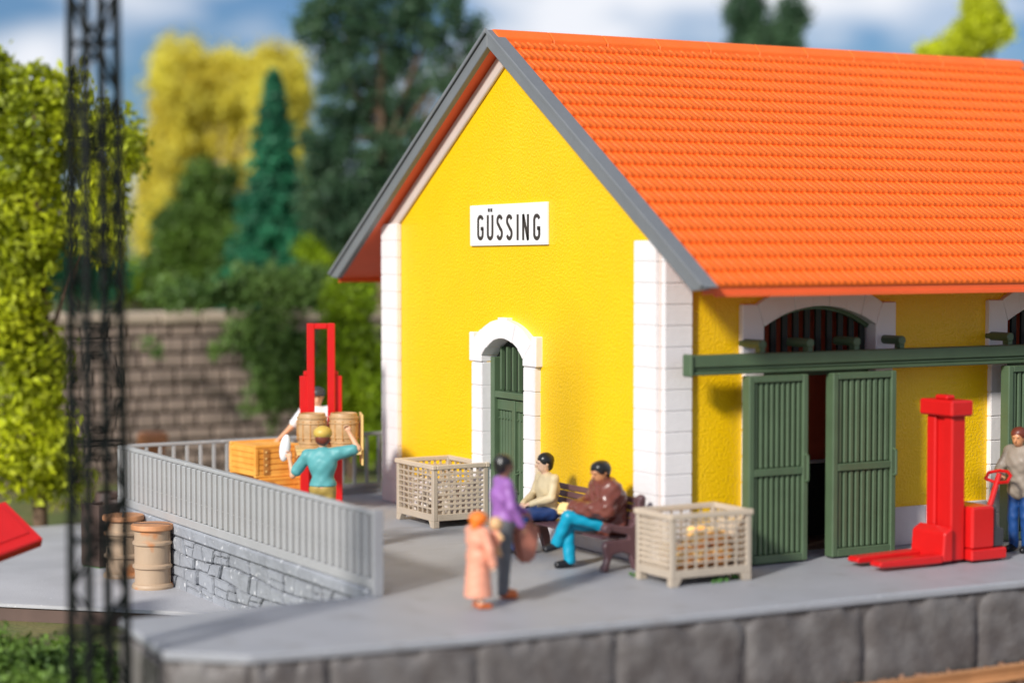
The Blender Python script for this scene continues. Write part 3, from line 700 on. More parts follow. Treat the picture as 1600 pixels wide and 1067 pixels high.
# ------------------------------------------------------------------ crates
def make_crate(loc, rz, label, sx=.92, sy=.92, sz=.50):
    c = empty('wooden_crate', loc, rz); tag(c, label, 'crate', 'honey wood crates stacked by the railing')
    MB().b2(-sx / 2 + .03, sx / 2 - .03, -sy / 2 + .03, sy / 2 - .03, .02, sz - .03).build('box', M['crate'], c)
    n = 5
    for k in range(n):
        z0, z1 = .02 + (sz - .05) * k / n, .02 + (sz - .05) * (k + 1) / n
        MB().b2(-sx / 2 + .07, sx / 2 - .07, -sy / 2 + .008, -sy / 2 + .029, z0 + .006, z1 - .006).build('plank', M['crate'], c, bevel=.008)
        MB().b2(-sx / 2 + .008, -sx / 2 + .029, -sy / 2 + .07, sy / 2 - .07, z0 + .006, z1 - .006).build('plank', M['crate'], c, bevel=.008)
        MB().b2(-sx / 2 + .07, sx / 2 - .07, sy / 2 - .029, sy / 2 - .008, z0 + .006, z1 - .006).build('plank', M['crate'], c, bevel=.008)
        MB().b2(sx / 2 - .029, sx / 2 - .008, -sy / 2 + .07, sy / 2 - .07, z0 + .006, z1 - .006).build('plank', M['crate'], c, bevel=.008)
    for k in range(7):
        a = -sx / 2 + .05 + (sx - .1) * k / 7; MB().b2(a + .004, a + (sx - .1) / 7 - .004, -sy / 2 + .06, sy / 2 - .06, sz - .029, sz - .012).build('lid_plank', M['crate'], c, bevel=.006)
    for s1 in (-1, 1):
        MB().b2(-sx / 2, sx / 2, s1 * sy / 2, s1 * (sy / 2 - .06), sz - .04, sz + .012).build('frame_bar', M['crate'], c, bevel=.012)
        MB().b2(-sx / 2, sx / 2, s1 * sy / 2, s1 * (sy / 2 - .06), 0, .045).build('frame_bar', M['crate'], c, bevel=.012)
        for s2 in (-1, 1): MB().b2(s1 * (sx / 2 + .003), s1 * (sx / 2 - .065), s2 * (sy / 2 + .003), s2 * (sy / 2 - .065), .046, sz - .041).build('corner_bar', M['crate'], c, bevel=.012)
    for xx in (-.27, .27):
        MB().b2(xx - .045, xx + .045, -sy / 2 - .012, -sy / 2 + .007, .05, sz - .045).build('strap', M['strap'], c, bevel=.004)
        for k in range(4): ellipsoid(MB(), (xx, -sy / 2 - .014, .10 + k * .10), (.018, .012, .018), n=8, m=5).build('stud', M['stud'], c, smooth=60)
    return c
make_crate((-1.93, 8.18, 0), R(2), 'lower honey coloured crate under another, beside the teal shirted worker')
make_crate((-2.02, 8.20, 0.515), R(4), 'upper honey coloured wooden crate with studded straps, topmost of its stack')

# ------------------------------------------------------------------ stacker lifts
def bar3(x0, x1, y0, y1, z0, z1, name, parent, m='red', bv=.012): return MB().b2(x0, x1, y0, y1, z0, z1).build(name, M[m], parent, bevel=bv)
lf = empty('stacker_lift', (-1.42, 7.49, 0), R(-112)); tag(lf, 'red stacker lift with its mast raised, holding two casks behind the railing', 'lift truck')
for s1 in (-1, 1):
    bar3(-.06, .08, s1 * .19, s1 * .33, 0.05, 2.10, 'outer_mast', lf)
    bar3(-.03, .05, s1 * .21, s1 * .27, 2.10, 2.18, 'mast_tip', lf)
    bar3(.0815, .15, s1 * .10, s1 * .22, 0.9, 2.93, 'inner_mast', lf)
    bar3(.10, 1.15, s1 * .12, s1 * .24, .90, .955, 'fork', lf)
    bar3(.081, 1.1, s1 * .28, s1 * .36, .03, .11, 'base_leg', lf)
bar3(.082, .149, -.099, .099, 2.84, 2.928, 'inner_crosshead', lf)
bar3(.151, .18, -.3, .3, .88, 1.08, 'carriage', lf)
bar3(-.62, -.061, -.30, .30, .06, .80, 'body', lf, bv=.03)
bar3(-.66, -.621, -.2, .2, .2, .7, 'rear_panel', lf, 'charcoal')
MB().path([(-.62, 0, .75), (-.85, 0, 1.05)], .03, 8).build('tiller', M['red'], lf)
for s1 in (-1, 1): MB().tube((-.35, s1 * .24, .07), (-.35, s1 * .20, .07), .07, .07, 14).build('wheel', M['charcoal'], lf)
# pallet and casks on its forks
pp = empty('pallet', (-1.35, 7.45, 0.957), R(-112)); tag(pp, 'pale yellow pallet with an upright side board on the raised forks', 'pallet')
bar3(.22, 1.05, -.50, .50, .06, .085, 'deck_board', pp, 'pallet', .004)
for yy in (-.45, 0, .45): bar3(.22, 1.05, yy - .04, yy + .04, 0, .058, 'runner', pp, 'pallet', .004)
bar3(.35, .95, .50, .53, -.18, .60, 'side_board', pp, 'pallet', .008)
c_ = math.cos(R(-112)); s_ = math.sin(R(-112))
for i, yy in enumerate((-.245, .245)):
    X = (.62 * c_ - yy * s_, .62 * s_ + yy * c_)
    k = empty('wooden_cask', (-1.35 + X[0], 7.45 + X[1], 1.045)); tag(k, ['tan wooden cask on the raised pallet, above the worker in the khaki cap', 'tan wooden cask on the raised pallet, beside the upright board'][i], 'cask', 'casks on the raised pallet')
    MB().lathe([(.195, 0), (.215, .1), (.235, .24), (.235, .30), (.225, .42), (.205, .52), (.185, .52), (.185, .50), (.001, .50)], n=24).build('body', M['cask'], k, smooth=40)
    for z, rr in ((.06, .215), (.14, .228), (.36, .236), (.44, .227)): MB().lathe([(rr - .012, z), (rr + .008, z + .004), (rr + .008, z + .026), (rr - .012, z + .03)], n=24).build('hoop', M['cask'], k)
    for q_ in range(12):
        a = q_ * math.pi / 6; MB().box((.232 * math.cos(a), .232 * math.sin(a), .26), (.012, .012, .3), rz=a).build('stave_joint', M['strap'], k)
# near lift, right
l2 = empty('stacker_lift', (3.50, -1.42, 0), R(180)); tag(l2, 'red stacker lift with lowered forks and boxy mast head in front of the shed', 'lift truck')
bar3(-.14, .10, -.25, -.08, .04, 1.93, 'mast_rail', l2, bv=.02); bar3(-.14, .10, .08, .25, .04, 1.93, 'mast_rail', l2, bv=.02)
bar3(-.10, .05, -.078, .078, .04, 1.93, 'mast_core', l2, bv=.01)
bar3(-.21, .17, -.32, .32, 1.93, 2.14, 'mast_head', l2, bv=.025); bar3(-.07, .08, -.12, .12, 2.14, 2.20, 'head_boss', l2, bv=.02)
MB().prism([(.125, .05), (.30, .05), (.27, .42), (.125, .50)], 'xz', -.32, .32).build('carriage', M['red'], l2, bevel=.02)
for s1 in (-1, 1):
    MB().prism([(.302, .04), (1.32, .055), (1.36, .09), (1.32, .135), (.302, .15)], 'xz', s1 * .12, s1 * .33).build('fork', M['red'], l2, bevel=.015)
bar3(-.78, -.163, -.36, .36, .03, .18, 'chassis', l2, bv=.02)
bar3(-.56, -.163, -.36, .36, .182, .74, 'body', l2, bv=.03)
MB().prism([(-.563, .182), (-.75, .182), (-.76, .42), (-.64, .46), (-.62, .72), (-.563, .74)], 'xz', -.33, .33).build('rear_panel', M['charcoal'], l2, bevel=.02)
MB().path([(-.66, .05, .45), (-.98, -.02, 1.10)], [.045, .035], 10).build('tiller', M['red'], l2)
MB().path([(-.90, -.20, 1.02), (-.96, -.20, 1.10), (-1.0, -.04, 1.14), (-1.0, .12, 1.14), (-.96, .22, 1.10), (-.90, .22, 1.02), (-.93, .0, .98), (-.90, -.20, 1.02)], .022, 8).build('handle_loop', M['red'], l2)
for s1 in (-1, 1): MB().tube((-.70, s1 * .30, .05), (-.70, s1 * .22, .05), .05, .05, 14).build('wheel', M['charcoal'], l2)

# ------------------------------------------------------------------ bench
bn = empty('bench', (-0.55, 1.17, 0)); tag(bn, 'plum brown bench with curly cast end frames against the yellow gable', 'bench')
prof = [(-.36, 0), (-.27, 0), (-.25, .10), (-.20, .22), (-.06, .24), (.06, .20), (.12, 0), (.22, 0), (.21, .16), (.16, .32), (.20, .50), (.28, .78), (.30, .92), (.25, .97), (.19, .92), (.17, .80), (.11, .60), (.06, .56), (-.10, .58), (-.22, .62), (-.32, .60), (-.34, .54), (-.28, .49), (-.22, .52), (-.08, .48), (.02, .46), (.04, .40), (-.22, .40), (-.32, .38), (-.34, .32), (-.30, .18)]
for yy in (-1.13, 1.13):
    MB().prism(prof, 'xz', yy - .045, yy + .045).build('end_frame', M['bench'], bn, bevel=.014)
    sgn = -1 if yy < 0 else 1
    for (x, z, r) in ((-.29, .555, .055), (.20, .80, .035), (.14, .64, .035), (.235, .90, .045), (-.31, .05, .04)):
        MB().tube((x, yy - .06, z), (x, yy + .06, z), r, r, 12).build('scroll', M['bench'], bn, bevel=.01, smooth=40)
for k in range(5):
    x = -.32 + k * .095; MB().b2(x, x + .085, -1.08, 1.08, .405, .435).build('seat_slat', M['bench'], bn, bevel=.008)
for k in range(5):
    z = .47 + k * .09; x = .085 + (z - .47) * .35
    MB().box((x + .03, 0, z + .04), (.03, 2.16, .08), ry=R(18)).build('back_slat', M['bench'], bn, bevel=.008)

# ------------------------------------------------------------------ people (implicit surfaces polygonised with surface nets)
def seg_d(P, a, b, ra, rb):
    a = np.array(a, dtype=np.float32); b = np.array(b, dtype=np.float32); ab = b - a
    t = np.clip(((P - a) @ ab) / max(1e-9, float(ab @ ab)), 0, 1)
    return np.linalg.norm(P - (a + t[..., None] * ab), axis=-1) - (ra + (rb - ra) * t)
def ell_d(P, c, r, rot=None):
    Q = P - np.array(c, dtype=np.float32)
    if rot is not None: Q = Q @ np.array(rot, dtype=np.float32)
    r = np.array(r, dtype=np.float32)
    k = np.linalg.norm(Q / r, axis=-1)
    return (k - 1) * r.min() * np.where(k > 1, 1, 1)
def field_mesh(prims, h=0.011, off=0.0, wob=0.0, cut=None):
    lo = np.array([1e9] * 3); hi = -lo
    for p in prims:
        if p[0] == 's':
            r = max(p[3], p[4]); a = np.array([p[1], p[2]]); lo = np.minimum(lo, a.min(0) - r); hi = np.maximum(hi, a.max(0) + r)
        else:
            r = max(p[2]); lo = np.minimum(lo, np.array(p[1]) - r); hi = np.maximum(hi, np.array(p[1]) + r)
    pad = off + wob + 0.035; lo -= pad; hi += pad
    n = np.ceil((hi - lo) / h).astype(int) + 1
    ax = [(lo[i] + h * np.arange(n[i])).astype(np.float32) for i in range(3)]
    F = np.full(tuple(n), 0.2, dtype=np.float32)
    for p in prims:
        k = p[-1]
        if p[0] == 's': r = max(p[3], p[4]); a = np.array([p[1], p[2]]); l, u_ = a.min(0) - r - k - .04, a.max(0) + r + k + .04
        else: r = max(p[2]); l, u_ = np.array(p[1]) - r - k - .04, np.array(p[1]) + r + k + .04
        i0 = np.maximum(((l - lo) / h).astype(int), 0); i1 = np.minimum(((u_ - lo) / h).astype(int) + 2, n)
        sl_ = tuple(slice(i0[i], i1[i]) for i in range(3))
        X = np.stack(np.meshgrid(*[ax[i][sl_[i]] for i in range(3)], indexing='ij'), -1)
        d = seg_d(X, p[1], p[2], p[3], p[4]) if p[0] == 's' else ell_d(X, p[1], p[2], p[3])
        f = F[sl_]; hh = np.maximum(k - np.abs(f - d), 0) / k
        F[sl_] = np.minimum(f, d) - hh * hh * k * 0.25
    F -= off
    if wob or cut:
        X, Y, Z = np.meshgrid(*ax, indexing='ij')
        if wob: F += wob * (np.sin(X * 31 + Z * 19) * np.sin(Z * 27 - Y * 17) + .6 * np.sin(Y * 43 + Z * 37 + X * 11))
        if cut:
            for (axis, sgn, val) in cut: F = np.maximum(F, sgn * ([X, Y, Z][axis] - val))
    F[0] = F[-1] = 0.2; F[:, 0] = F[:, -1] = 0.2; F[:, :, 0] = F[:, :, -1] = 0.2
    nx, ny, nz = F.shape
    C = [F[i:nx - 1 + i, j:ny - 1 + j, k:nz - 1 + k] for i in (0, 1) for j in (0, 1) for k in (0, 1)]
    neg = sum((c < 0).astype(np.int8) for c in C); act = (neg > 0) & (neg < 8)
    idx = np.full(act.shape, -1, dtype=np.int32); A = np.argwhere(act); idx[act] = np.arange(len(A))
    cv = np.stack([c[act] for c in C], 1)
    offs = np.array([(i, j, k) for i in (0, 1) for j in (0, 1) for k in (0, 1)], dtype=np.float32)
    acc = np.zeros((len(A), 3)); cnt = np.zeros(len(A))
    for a in range(8):
        for b in range(a + 1, 8):
            if np.abs(offs[a] - offs[b]).sum() == 1:
                m = (cv[:, a] < 0) != (cv[:, b] < 0); t = cv[m, a] / (cv[m, a] - cv[m, b])
                acc[m] += offs[a] + t[:, None] * (offs[b] - offs[a]); cnt[m] += 1
    V = (A + acc / cnt[:, None]) * h + lo
    Q = []
    neg0 = F < 0
    for axis in range(3):
        o1, o2 = [(1, 2), (2, 0), (0, 1)][axis]
        s0 = [slice(None)] * 3; s1 = [slice(None)] * 3; s0[axis] = slice(0, -1); s1[axis] = slice(1, None)
        a = neg0[tuple(s0)]; b = neg0[tuple(s1)]
        E = np.argwhere(a != b); fl = a[tuple(E.T)]
        q = []
        for (d1, d2) in ((0, 0), (-1, 0), (-1, -1), (0, -1)):
            I = E.copy(); I[:, o1] += d1; I[:, o2] += d2; q.append(idx[tuple(I.T)])
        q = np.stack(q, 1); q[~fl] = q[~fl][:, ::-1]; Q.append(q)
    return V, np.vstack(Q)
def rotm(ax_, a): return np.array(Matrix.Rotation(a, 3, ax_))
def hand(prims, wrist, dirv, side, curl=0.5, palm_n=(0, 0, 1), r=1.0):
    d = Vector(dirv).normalized(); nrm = Vector(palm_n); nrm = (nrm - d * nrm.dot(d)).normalized(); s = d.cross(nrm) * side
    w_ = Vector(wrist); c = w_ + d * .045
    prims.append(('s', tuple(w_), tuple(c), .024 * r, .028 * r, .02))
    prims.append(('s', tuple(c + s * .020), tuple(c - s * .020), .021 * r, .021 * r, .02))
    for i, (o_, ln) in enumerate(((.030, .030), (.010, .034), (-.010, .032), (-.030, .025))):
        a = c + s * o_ + d * .025; b = a + (d * math.cos(curl) - nrm * math.sin(curl)) * ln; e = b + (d * math.cos(2 * curl) - nrm * math.sin(2 * curl)) * ln * .8
        prims.append(('s', tuple(a), tuple(b), .0115, .0105, .004)); prims.append(('s', tuple(b), tuple(e), .0105, .0085, .006))
    a = w_ + d * .02 + s * .026; b = a + (d * .7 + s * .6 - nrm * .3) * .03; e = b + (d * .9 + s * .1 - nrm * .4) * .028
    prims.append(('s', tuple(a), tuple(b), .0135, .012, .012)); prims.append(('s', tuple(b), tuple(e), .012, .010, .006))
def person(label, loc, heading, scale, J, spec, group=None, wide=1.0, hs=1.12):
    """J: joints in a local frame, +x forward, +y left. spec: garments and colours."""
    root = empty('person', loc, heading); root.scale = (scale * wide, scale * wide, scale); tag(root, label, 'person', group)
    P = {k: np.array(v, dtype=float) for k, v in J.items()}
    sk = M[spec.get('skin', 'skin')]
    pel, chest, neck, head = P['pel'], P['chest'], P['neck'], P['head']
    look = Vector(J.get('look', (1, 0, 0))).normalized(); hr = look.to_track_quat('X', 'Z').to_matrix(); hm = np.array(hr)
    up = np.array(hr @ Vector((0, 0, 1))); fw = np.array(hr @ Vector((1, 0, 0))); lf_ = np.array(hr @ Vector((0, 1, 0)))
    t = lambda v: tuple(float(x) for x in v)
    shL, shR = P['shL'], P['shR']
    across = shL - shR; across /= np.linalg.norm(across)
    tors = [('s', t(pel + across * .06), t(pel - across * .06), .115, .115, .05), ('s', t(pel), t(chest), .125, .135, .06), ('s', t(chest + across * .06), t(chest - across * .06), .125, .125, .06),
            ('s', t(shL), t(shR), .062, .062, .07)]
    tors.append(('s', t(chest), t(neck - np.array((0, 0, .03))), .10, .06, .05))
    arms = {}; legs = {}
    for s in 'LR':
        arms[s] = [('s', t(P['sh' + s]), t(P['el' + s]), .058, .045, .03), ('s', t(P['el' + s]), t(P['wr' + s]), .043, .028, .015)]
        legs[s] = [('s', t(P['hip' + s]), t(P['kn' + s]), .088, .062, .04), ('s', t(P['kn' + s]), t(P['an' + s]), .060, .040, .02)]
    body = list(tors)
    for s in 'LR': body += arms[s] + legs[s] + [('s', t(P['an' + s]), t(P['toe' + s]), .038, .03, .02)]
    hd = [('s', t(neck - np.array((0, 0, .05))), t(head - up * .05), .052, .05, .02),
          ('e', t(head + up * .015 - fw * .008), (.098 * hs, .078 * hs, .105 * hs), hm, .03), ('e', t(head - up * .055 + fw * .025), (.062 * hs, .056 * hs, .058 * hs), hm, .03),
          ('s', t(head + fw * .096 + up * .005), t(head + fw * .124 - up * .028), .009, .017, .012),
          ('s', t(head + fw * .090 + up * .030 + lf_ * .038), t(head + fw * .090 + up * .030 - lf_ * .038), .014, .014, .012),
          ('s', t(head + fw * .092 - up * .060 + lf_ * .016), t(head + fw * .092 - up * .060 - lf_ * .016), .010, .010, .006),
          ('e', t(head + lf_ * .090 - fw * .01), (.022, .012, .032), hm, .01), ('e', t(head - lf_ * .090 - fw * .01), (.022, .012, .032), hm, .01)]
    body += hd
    for s, sd in (('L', 1), ('R', -1)):
        dv = J.get('hd' + s, tuple(P['wr' + s] - P['el' + s])); hand(body, t(P['wr' + s]), dv, sd, J.get('curl', .6), J.get('pn' + s, (0, 0, 1)))
    V, Q = field_mesh(body, .0095); mesh_obj('body', V, Q, sk, root, True)
    # eyes and lips painted as small beads
    for sd in (-1, 1):
        c = head + fw * .098 + up * .012 + lf_ * .030 * sd
        ellipsoid(MB(), t(c), (.009, .011, .007), n=8, m=6).build('eye', M['hair_black'], root, smooth=60)
    # top garment
    if 'top' in spec:
        tp = list(tors)
        for s in 'LR':
            if spec.get('sleeve', 'long') == 'long': tp += [arms[s][0], ('s', t(P['el' + s]), t(P['wr' + s]), .047, .036, .02)]
            else: tp += [('s', t(P['sh' + s]), t(P['sh' + s] * .25 + P['el' + s] * .75), .062, .058, .03)]
        if spec.get('puff'): tp = [(*p[:3], p[3] + spec['puff'], p[4] + spec['puff'], p[5]) if p[0] == 's' else p for p in tp]
        if spec.get('collar'): tp.append(('s', t(neck - np.array((0, 0, .03))), t(neck + np.array((0, 0, .02))), .078, .07, .02))
        if spec.get('hem'): tp.append(('s', t(pel + across * .05 - np.array((0, 0, .10))), t(pel - across * .05 - np.array((0, 0, .10))), .12, .12, .05))
        V, Q = field_mesh(tp, .011, .011, .0035 + spec.get('fold', 0), cut=spec.get('cut')); mesh_obj(spec.get('topname', 'shirt'), V, Q, M[spec['top']], root, True)
    if 'legs' in spec:
        lg = [('s', t(pel + across * .05), t(pel - across * .05), .122, .122, .05)]
        if not spec.get('hem'): lg[0] = ('s', t(pel + across * .05 - np.array((0, 0, .01))), t(pel - across * .05 - np.array((0, 0, .01))), .128, .128, .05)
        for s in 'LR': lg += [('s', t(P['hip' + s]), t(P['kn' + s]), .092, .068, .03), ('s', t(P['kn' + s]), t(P['an' + s] + np.array((0, 0, .01))), .066, .058, .02)]
        V, Q = field_mesh(lg, .011, .010, .003); mesh_obj('trousers', V, Q, M[spec['legs']], root, True)
    if 'coat' in spec:
        z0 = spec['coat_hem']; c = pel.copy(); b = pel.copy(); b[2] = z0
        V, Q = field_mesh([('s', t(pel + np.array((0, 0, .15))), t(b), .14, .205, .05)] + tors[:2], .012, .012, .004, cut=[(2, -1, z0)]); mesh_obj('coat_skirt', V, Q, M[spec['coat']], root, True)
    for s in 'LR':
        sh = [('s', t(P['an' + s] - np.array((0, 0, .015))), t(P['toe' + s]), .050, .040, .03)]
        low = min(P['an' + s][2], P['toe' + s][2]) - .045
        V, Q = field_mesh(sh, .009, .006, 0); mesh_obj('shoe', V, Q, M[spec.get('shoes', 'black_shoe')], root, True)
    hk = spec.get('hair')
    if hk:
        hp = [('e', t(head + up * .045 - fw * .022), (.100 * hs, .092 * hs, .088 * hs), hm, .02), ('e', t(head + up * .01 - fw * .050), (.068 * hs, .084 * hs, .10 * hs), hm, .02)]
        if spec.get('cap'): hp = [('e', t(head + up * .0 - fw * .030), (.086 * hs, .086 * hs, .086 * hs), hm, .02)]
        if spec.get('long'): hp += [('s', t(head - fw * .06), t(head - fw * .085 - up * spec['long']), .075, .060, .04)]
        if spec.get('bushy'): hp += [('e', t(head + up * .05 - fw * .02), (.125 * hs, .125 * hs, .11 * hs), hm, .03)]
        V, Q = field_mesh(hp, .009, .004, .003); mesh_obj('hair', V, Q, M[hk], root, True)
    if spec.get('cap'):
        cp = [('e', t(head + up * .072 - fw * .012), (.114 * hs, .106 * hs, .080 * hs), hm, .02), ('e', t(head + up * .055 + fw * .085), (.075, .075, .014), hm, .02)]
        V, Q = field_mesh(cp, .009, .004, 0); mesh_obj('cap', V, Q, M[spec['cap']], root, True)
    return root
def stand(**kw):
    J = dict(pel=(0, 0, .95), chest=(0, 0, 1.27), neck=(0, 0, 1.46), head=(.015, 0, 1.625), shL=(0, .175, 1.41), shR=(0, -.175, 1.41), elL=(-.02, .25, 1.13), elR=(-.02, -.25, 1.13), wrL=(.05, .26, .89), wrR=(.05, -.26, .89),
             hipL=(0, .085, .90), hipR=(0, -.085, .90), knL=(.02, .10, .50), knR=(.02, -.10, .50), anL=(-.01, .10, .08), anR=(-.01, -.10, .08), toeL=(.13, .12, .045), toeR=(.13, -.12, .045))
    J.update(kw); return J
def sit(**kw):
    J = dict(pel=(0, 0, .55), chest=(.0, 0, .86), neck=(.02, 0, 1.05), head=(.05, 0, 1.205), shL=(0, .175, 1.0), shR=(0, -.175, 1.0), elL=(.08, .24, .76), elR=(.08, -.24, .76), wrL=(.32, .12, .66), wrR=(.32, -.12, .66),
             hipL=(.03, .09, .53), hipR=(.03, -.09, .53), knL=(.48, .13, .53), knR=(.48, -.13, .53), anL=(.47, .13, .08), anR=(.47, -.13, .08), toeL=(.61, .15, .045), toeR=(.61, -.15, .045))
    J.update(kw); return J
person('seated person in cream sweater and blue jeans at the far end of the bench', (-.60, 1.90, 0), R(180), 1.0,
       sit(look=(.9, -.15, -.05), knL=(.46, .12, .55), knR=(.44, -.10, .54), anL=(.40, .10, .08), anR=(.50, -.08, .08), toeL=(.54, .11, .045), toeR=(.64, -.09, .045), wrL=(.30, .08, .68), wrR=(.34, -.06, .67)),
       dict(skin='skin_pale', top='cream', topname='sweater', legs='blue', hair='hair_black', shoes='black_shoe'))
person('seated person in puffy maroon jacket and turquoise trousers, legs crossed, near end of the bench', (-.56, .37, 0), R(166), 1.03,
       sit(chest=(.04, 0, .87), neck=(.08, 0, 1.06), head=(.13, .01, 1.20), look=(.9, .35, -.30), shL=(.06, .19, 1.0), shR=(.06, -.19, 1.0), knL=(.50, .02, .66), anL=(.60, -.10, .30), toeL=(.72, -.10, .24), knR=(.48, -.10, .54), anR=(.46, -.06, .08), toeR=(.60, -.05, .045),
           wrL=(.36, .02, .74), wrR=(.38, -.14, .74), elL=(.14, .28, .76), elR=(.14, -.28, .76)),
       dict(skin='skin_tan', top='jacket', topname='jacket', legs='teal', hair='hair_black', shoes='black_shoe', puff=.05, collar=True, fold=.008), wide=1.12)
pb = MB().box((0, 0, 0), (.10, .42, .16), rz=R(20), ry=R(35)).build('paper_parcel', M['paper'], bevel=.03, seg=2); pb.location = (-.98, .66, .74)
tag(pb, 'cream paper parcel on the lap of the person in the maroon jacket', 'parcel')
WM = (-2.92, -.98, 0)
person('standing person in purple jumper and slate trousers, holding a brown bag', WM, R(-12), .965,
       stand(look=(.95, .15, -.05), elR=(.02, -.27, 1.14), wrR=(.16, -.24, .93), elL=(.10, .25, 1.16), wrL=(.34, .20, 1.02), hipL=(0, .075, .9), hipR=(0, -.075, .9), anL=(.02, .055, .08), anR=(-.02, -.055, .08), toeL=(.16, .07, .045), toeR=(.12, -.08, .045), knL=(.02, .07, .5), knR=(.0, -.07, .5)),
       dict(skin='skin_brown', top='purple', topname='jumper', legs='slate', hair='hair_black', shoes='orange_shoe', fold=.0015))
hb = empty('handbag', (-2.60, -0.95, .62)); tag(hb, 'brown tapered bag hanging from the hand of the purple jumper person', 'bag')
MB().prism([(-.10, -.22), (.10, -.22), (.19, .16), (.13, .24), (-.13, .24), (-.19, .16)], 'xz', -.07, .07).build('body', M['bag'], hb, bevel=.04, seg=2)
MB().path([(-.08, 0, .22), (-.06, 0, .34), (.06, 0, .34), (.08, 0, .22)], .014, 8).build('strap', M['bag'], hb)
person('small girl with orange hair in a long salmon coat', (-3.50, -1.42, 0), R(5), .63,
       stand(look=(.9, .2, -.1), anL=(.02, .09, .08), anR=(-.02, -.09, .08), elL=(.12, .24, 1.16), wrL=(.26, .10, 1.24), elR=(.03, -.28, 1.10), wrR=(.08, -.28, .84), head=(.02, 0, 1.60)),
       dict(skin='skin_pale', top='pink', topname='coat', coat='pink', coat_hem=.22, hair='hair_orange', bushy=True, long=.10, shoes='orange_shoe', hem=True, puff=.02), wide=1.2)
dl = empty('doll', (-3.30, -1.48, .82)); tag(dl, 'straw coloured doll held against the chest of the small girl', 'doll')
mb = MB(); ellipsoid(mb, (0, 0, .15), (.085, .085, .085)); mb.build('head', M['straw'], dl, smooth=60)
mb = MB(); ellipsoid(mb, (0, 0, -.02), (.06, .075, .12)); mb.build('torso', M['pink'], dl, smooth=60)
for s1 in (-1, 1):
    MB().path([(0, s1 * .05, .05), (.02, s1 * .12, -.02)], .022, 8).build('arm', M['straw'], dl); MB().path([(0, s1 * .03, -.10), (.03, s1 * .05, -.22)], .026, 8).build('leg', M['straw'], dl)
person('worker seen from behind in teal shirt and khaki cap, one arm raised', (-3.38, 3.12, 0), R(52), .97,
       stand(look=(.95, .1, -.02), elR=(.06, -.50, 1.48), wrR=(.10, -.36, 1.70), shR=(0, -.23, 1.42), shL=(.0, .22, 1.38), elL=(.03, .44, 1.10), wrL=(.08, .50, 1.32), hdL=(.1, .1, 1), hdR=(-.1, .4, .8), pnL=(1, 0, 0), pnR=(1, 0, 0)),
       dict(skin='skin', top='tealshirt', sleeve='short', legs='khaki', cap='khakicap', hair='hair_rust', puff=.012, cut=[(2, -1, .965)]), wide=.98, hs=1.2)
hw = Matrix.Rotation(R(52), 3, 'Z') @ (Vector((.10, .56, 1.47)) * .97) + Vector((-3.38, 3.12, 0))
sb = ellipsoid(MB(), (0, 0, 0), (.055, .075, .19), n=14, m=10).build('white_bundle', M['cloth'], smooth=60); sb.location = hw; sb.rotation_euler = (R(10), R(-6), R(52))
tag(sb, 'white rolled bundle held up in the left hand of the teal shirted worker', 'bundle')
person('worker in white shirt and blue overalls with dark cap, standing behind the raised lift', (-1.06, 8.42, 0), R(-112), 1.04,
       stand(look=(.95, .0, -.05), shR=(0, -.22, 1.40), elR=(.08, -.42, 1.16), wrR=(.22, -.62, .98), elL=(.12, .24, 1.14), wrL=(.36, .12, 1.10), anL=(0, .1, .08)),
       dict(skin='skin', top='shirtwhite', sleeve='short', legs='overall', cap='charcoal', hair='hair_black'))
ob = MB(); ob.box((0, 0, 0), (.03, .22, .26)); ob = ob.build('overall_bib', M['overall'], bevel=.01)
wk = [o for o in COL.objects if o.name.startswith('person') and o.get('label', '').startswith('worker in white')][0]
ob.parent = wk; ob.location = (.155, 0, 1.22)
person('worker in grey jacket and blue trousers gripping the red tiller at right', (4.96, -1.30, 0), R(196), .97,
       stand(look=(.95, .15, -.15), chest=(.03, 0, 1.27), head=(.07, 0, 1.61), elR=(.16, -.24, 1.16), wrR=(.34, -.10, 1.10), elL=(.10, .28, 1.12), wrL=(.18, .30, .92), curl=1.0),
       dict(skin='skin_tan', top='greyjacket', topname='jacket', legs='navy', hair='hair_rust', shoes='black_shoe', hem=True, puff=.008, fold=.002))

# ------------------------------------------------------------------ track
tr = empty('railway_track', (2, -4.9, -0.9)); tag(tr, kind='structure')
def rail_(yy):
    pr = [(yy - .07, -.92), (yy + .07, -.92), (yy + .07, -.90), (yy + .02, -.88), (yy + .02, -.80), (yy + .04, -.78), (yy + .04, -.745), (yy - .04, -.745), (yy - .04, -.78), (yy - .02, -.80), (yy - .02, -.88), (yy - .07, -.90)]
    o = MB().prism(pr, 'yz', -12, 30).build('rail', M['rail'], bevel=.006); child_at(o, tr)
rail_(-4.12); rail_(-5.55)
for k in range(46):
    o = MB().box((0, 0, 0), (.24, 2.5, .14)).build('sleeper', M['sleeper'], bevel=.015); child_at(o, tr); o.location = (-8 + k * .62, -4.83, -.995)
bl = MB().prism([(-14, -7.2), (32, -7.2), (32, -3.30), (-14, -3.10)], 'xy', -1.118, -1.0).build('ballast_bed', M['ballast']); tag(bl, kind='structure')
n = 9000; V = []; F = []
base = np.array([(1, 1, 1), (-1, -1, 1), (-1, 1, -1), (1, -1, -1)], dtype=float)
ft = np.array([(0, 1, 2), (0, 3, 1), (0, 2, 3), (1, 3, 2)])
px_ = rng.uniform(-9, 12, n); py_ = rng.uniform(-6.6, -3.25, n); sz = rng.uniform(.018, .04, n)
for i in range(n):
    q = np.linalg.qr(rng.normal(size=(3, 3)))[0]; V.append(base @ q * sz[i] + (px_[i], py_[i], -.985 + rng.uniform(0, .03))); F.append(ft + 4 * i)
gv = mesh_obj('ballast_stones', np.vstack(V), np.vstack(F), M['ballast']); tag(gv, kind='stuff')

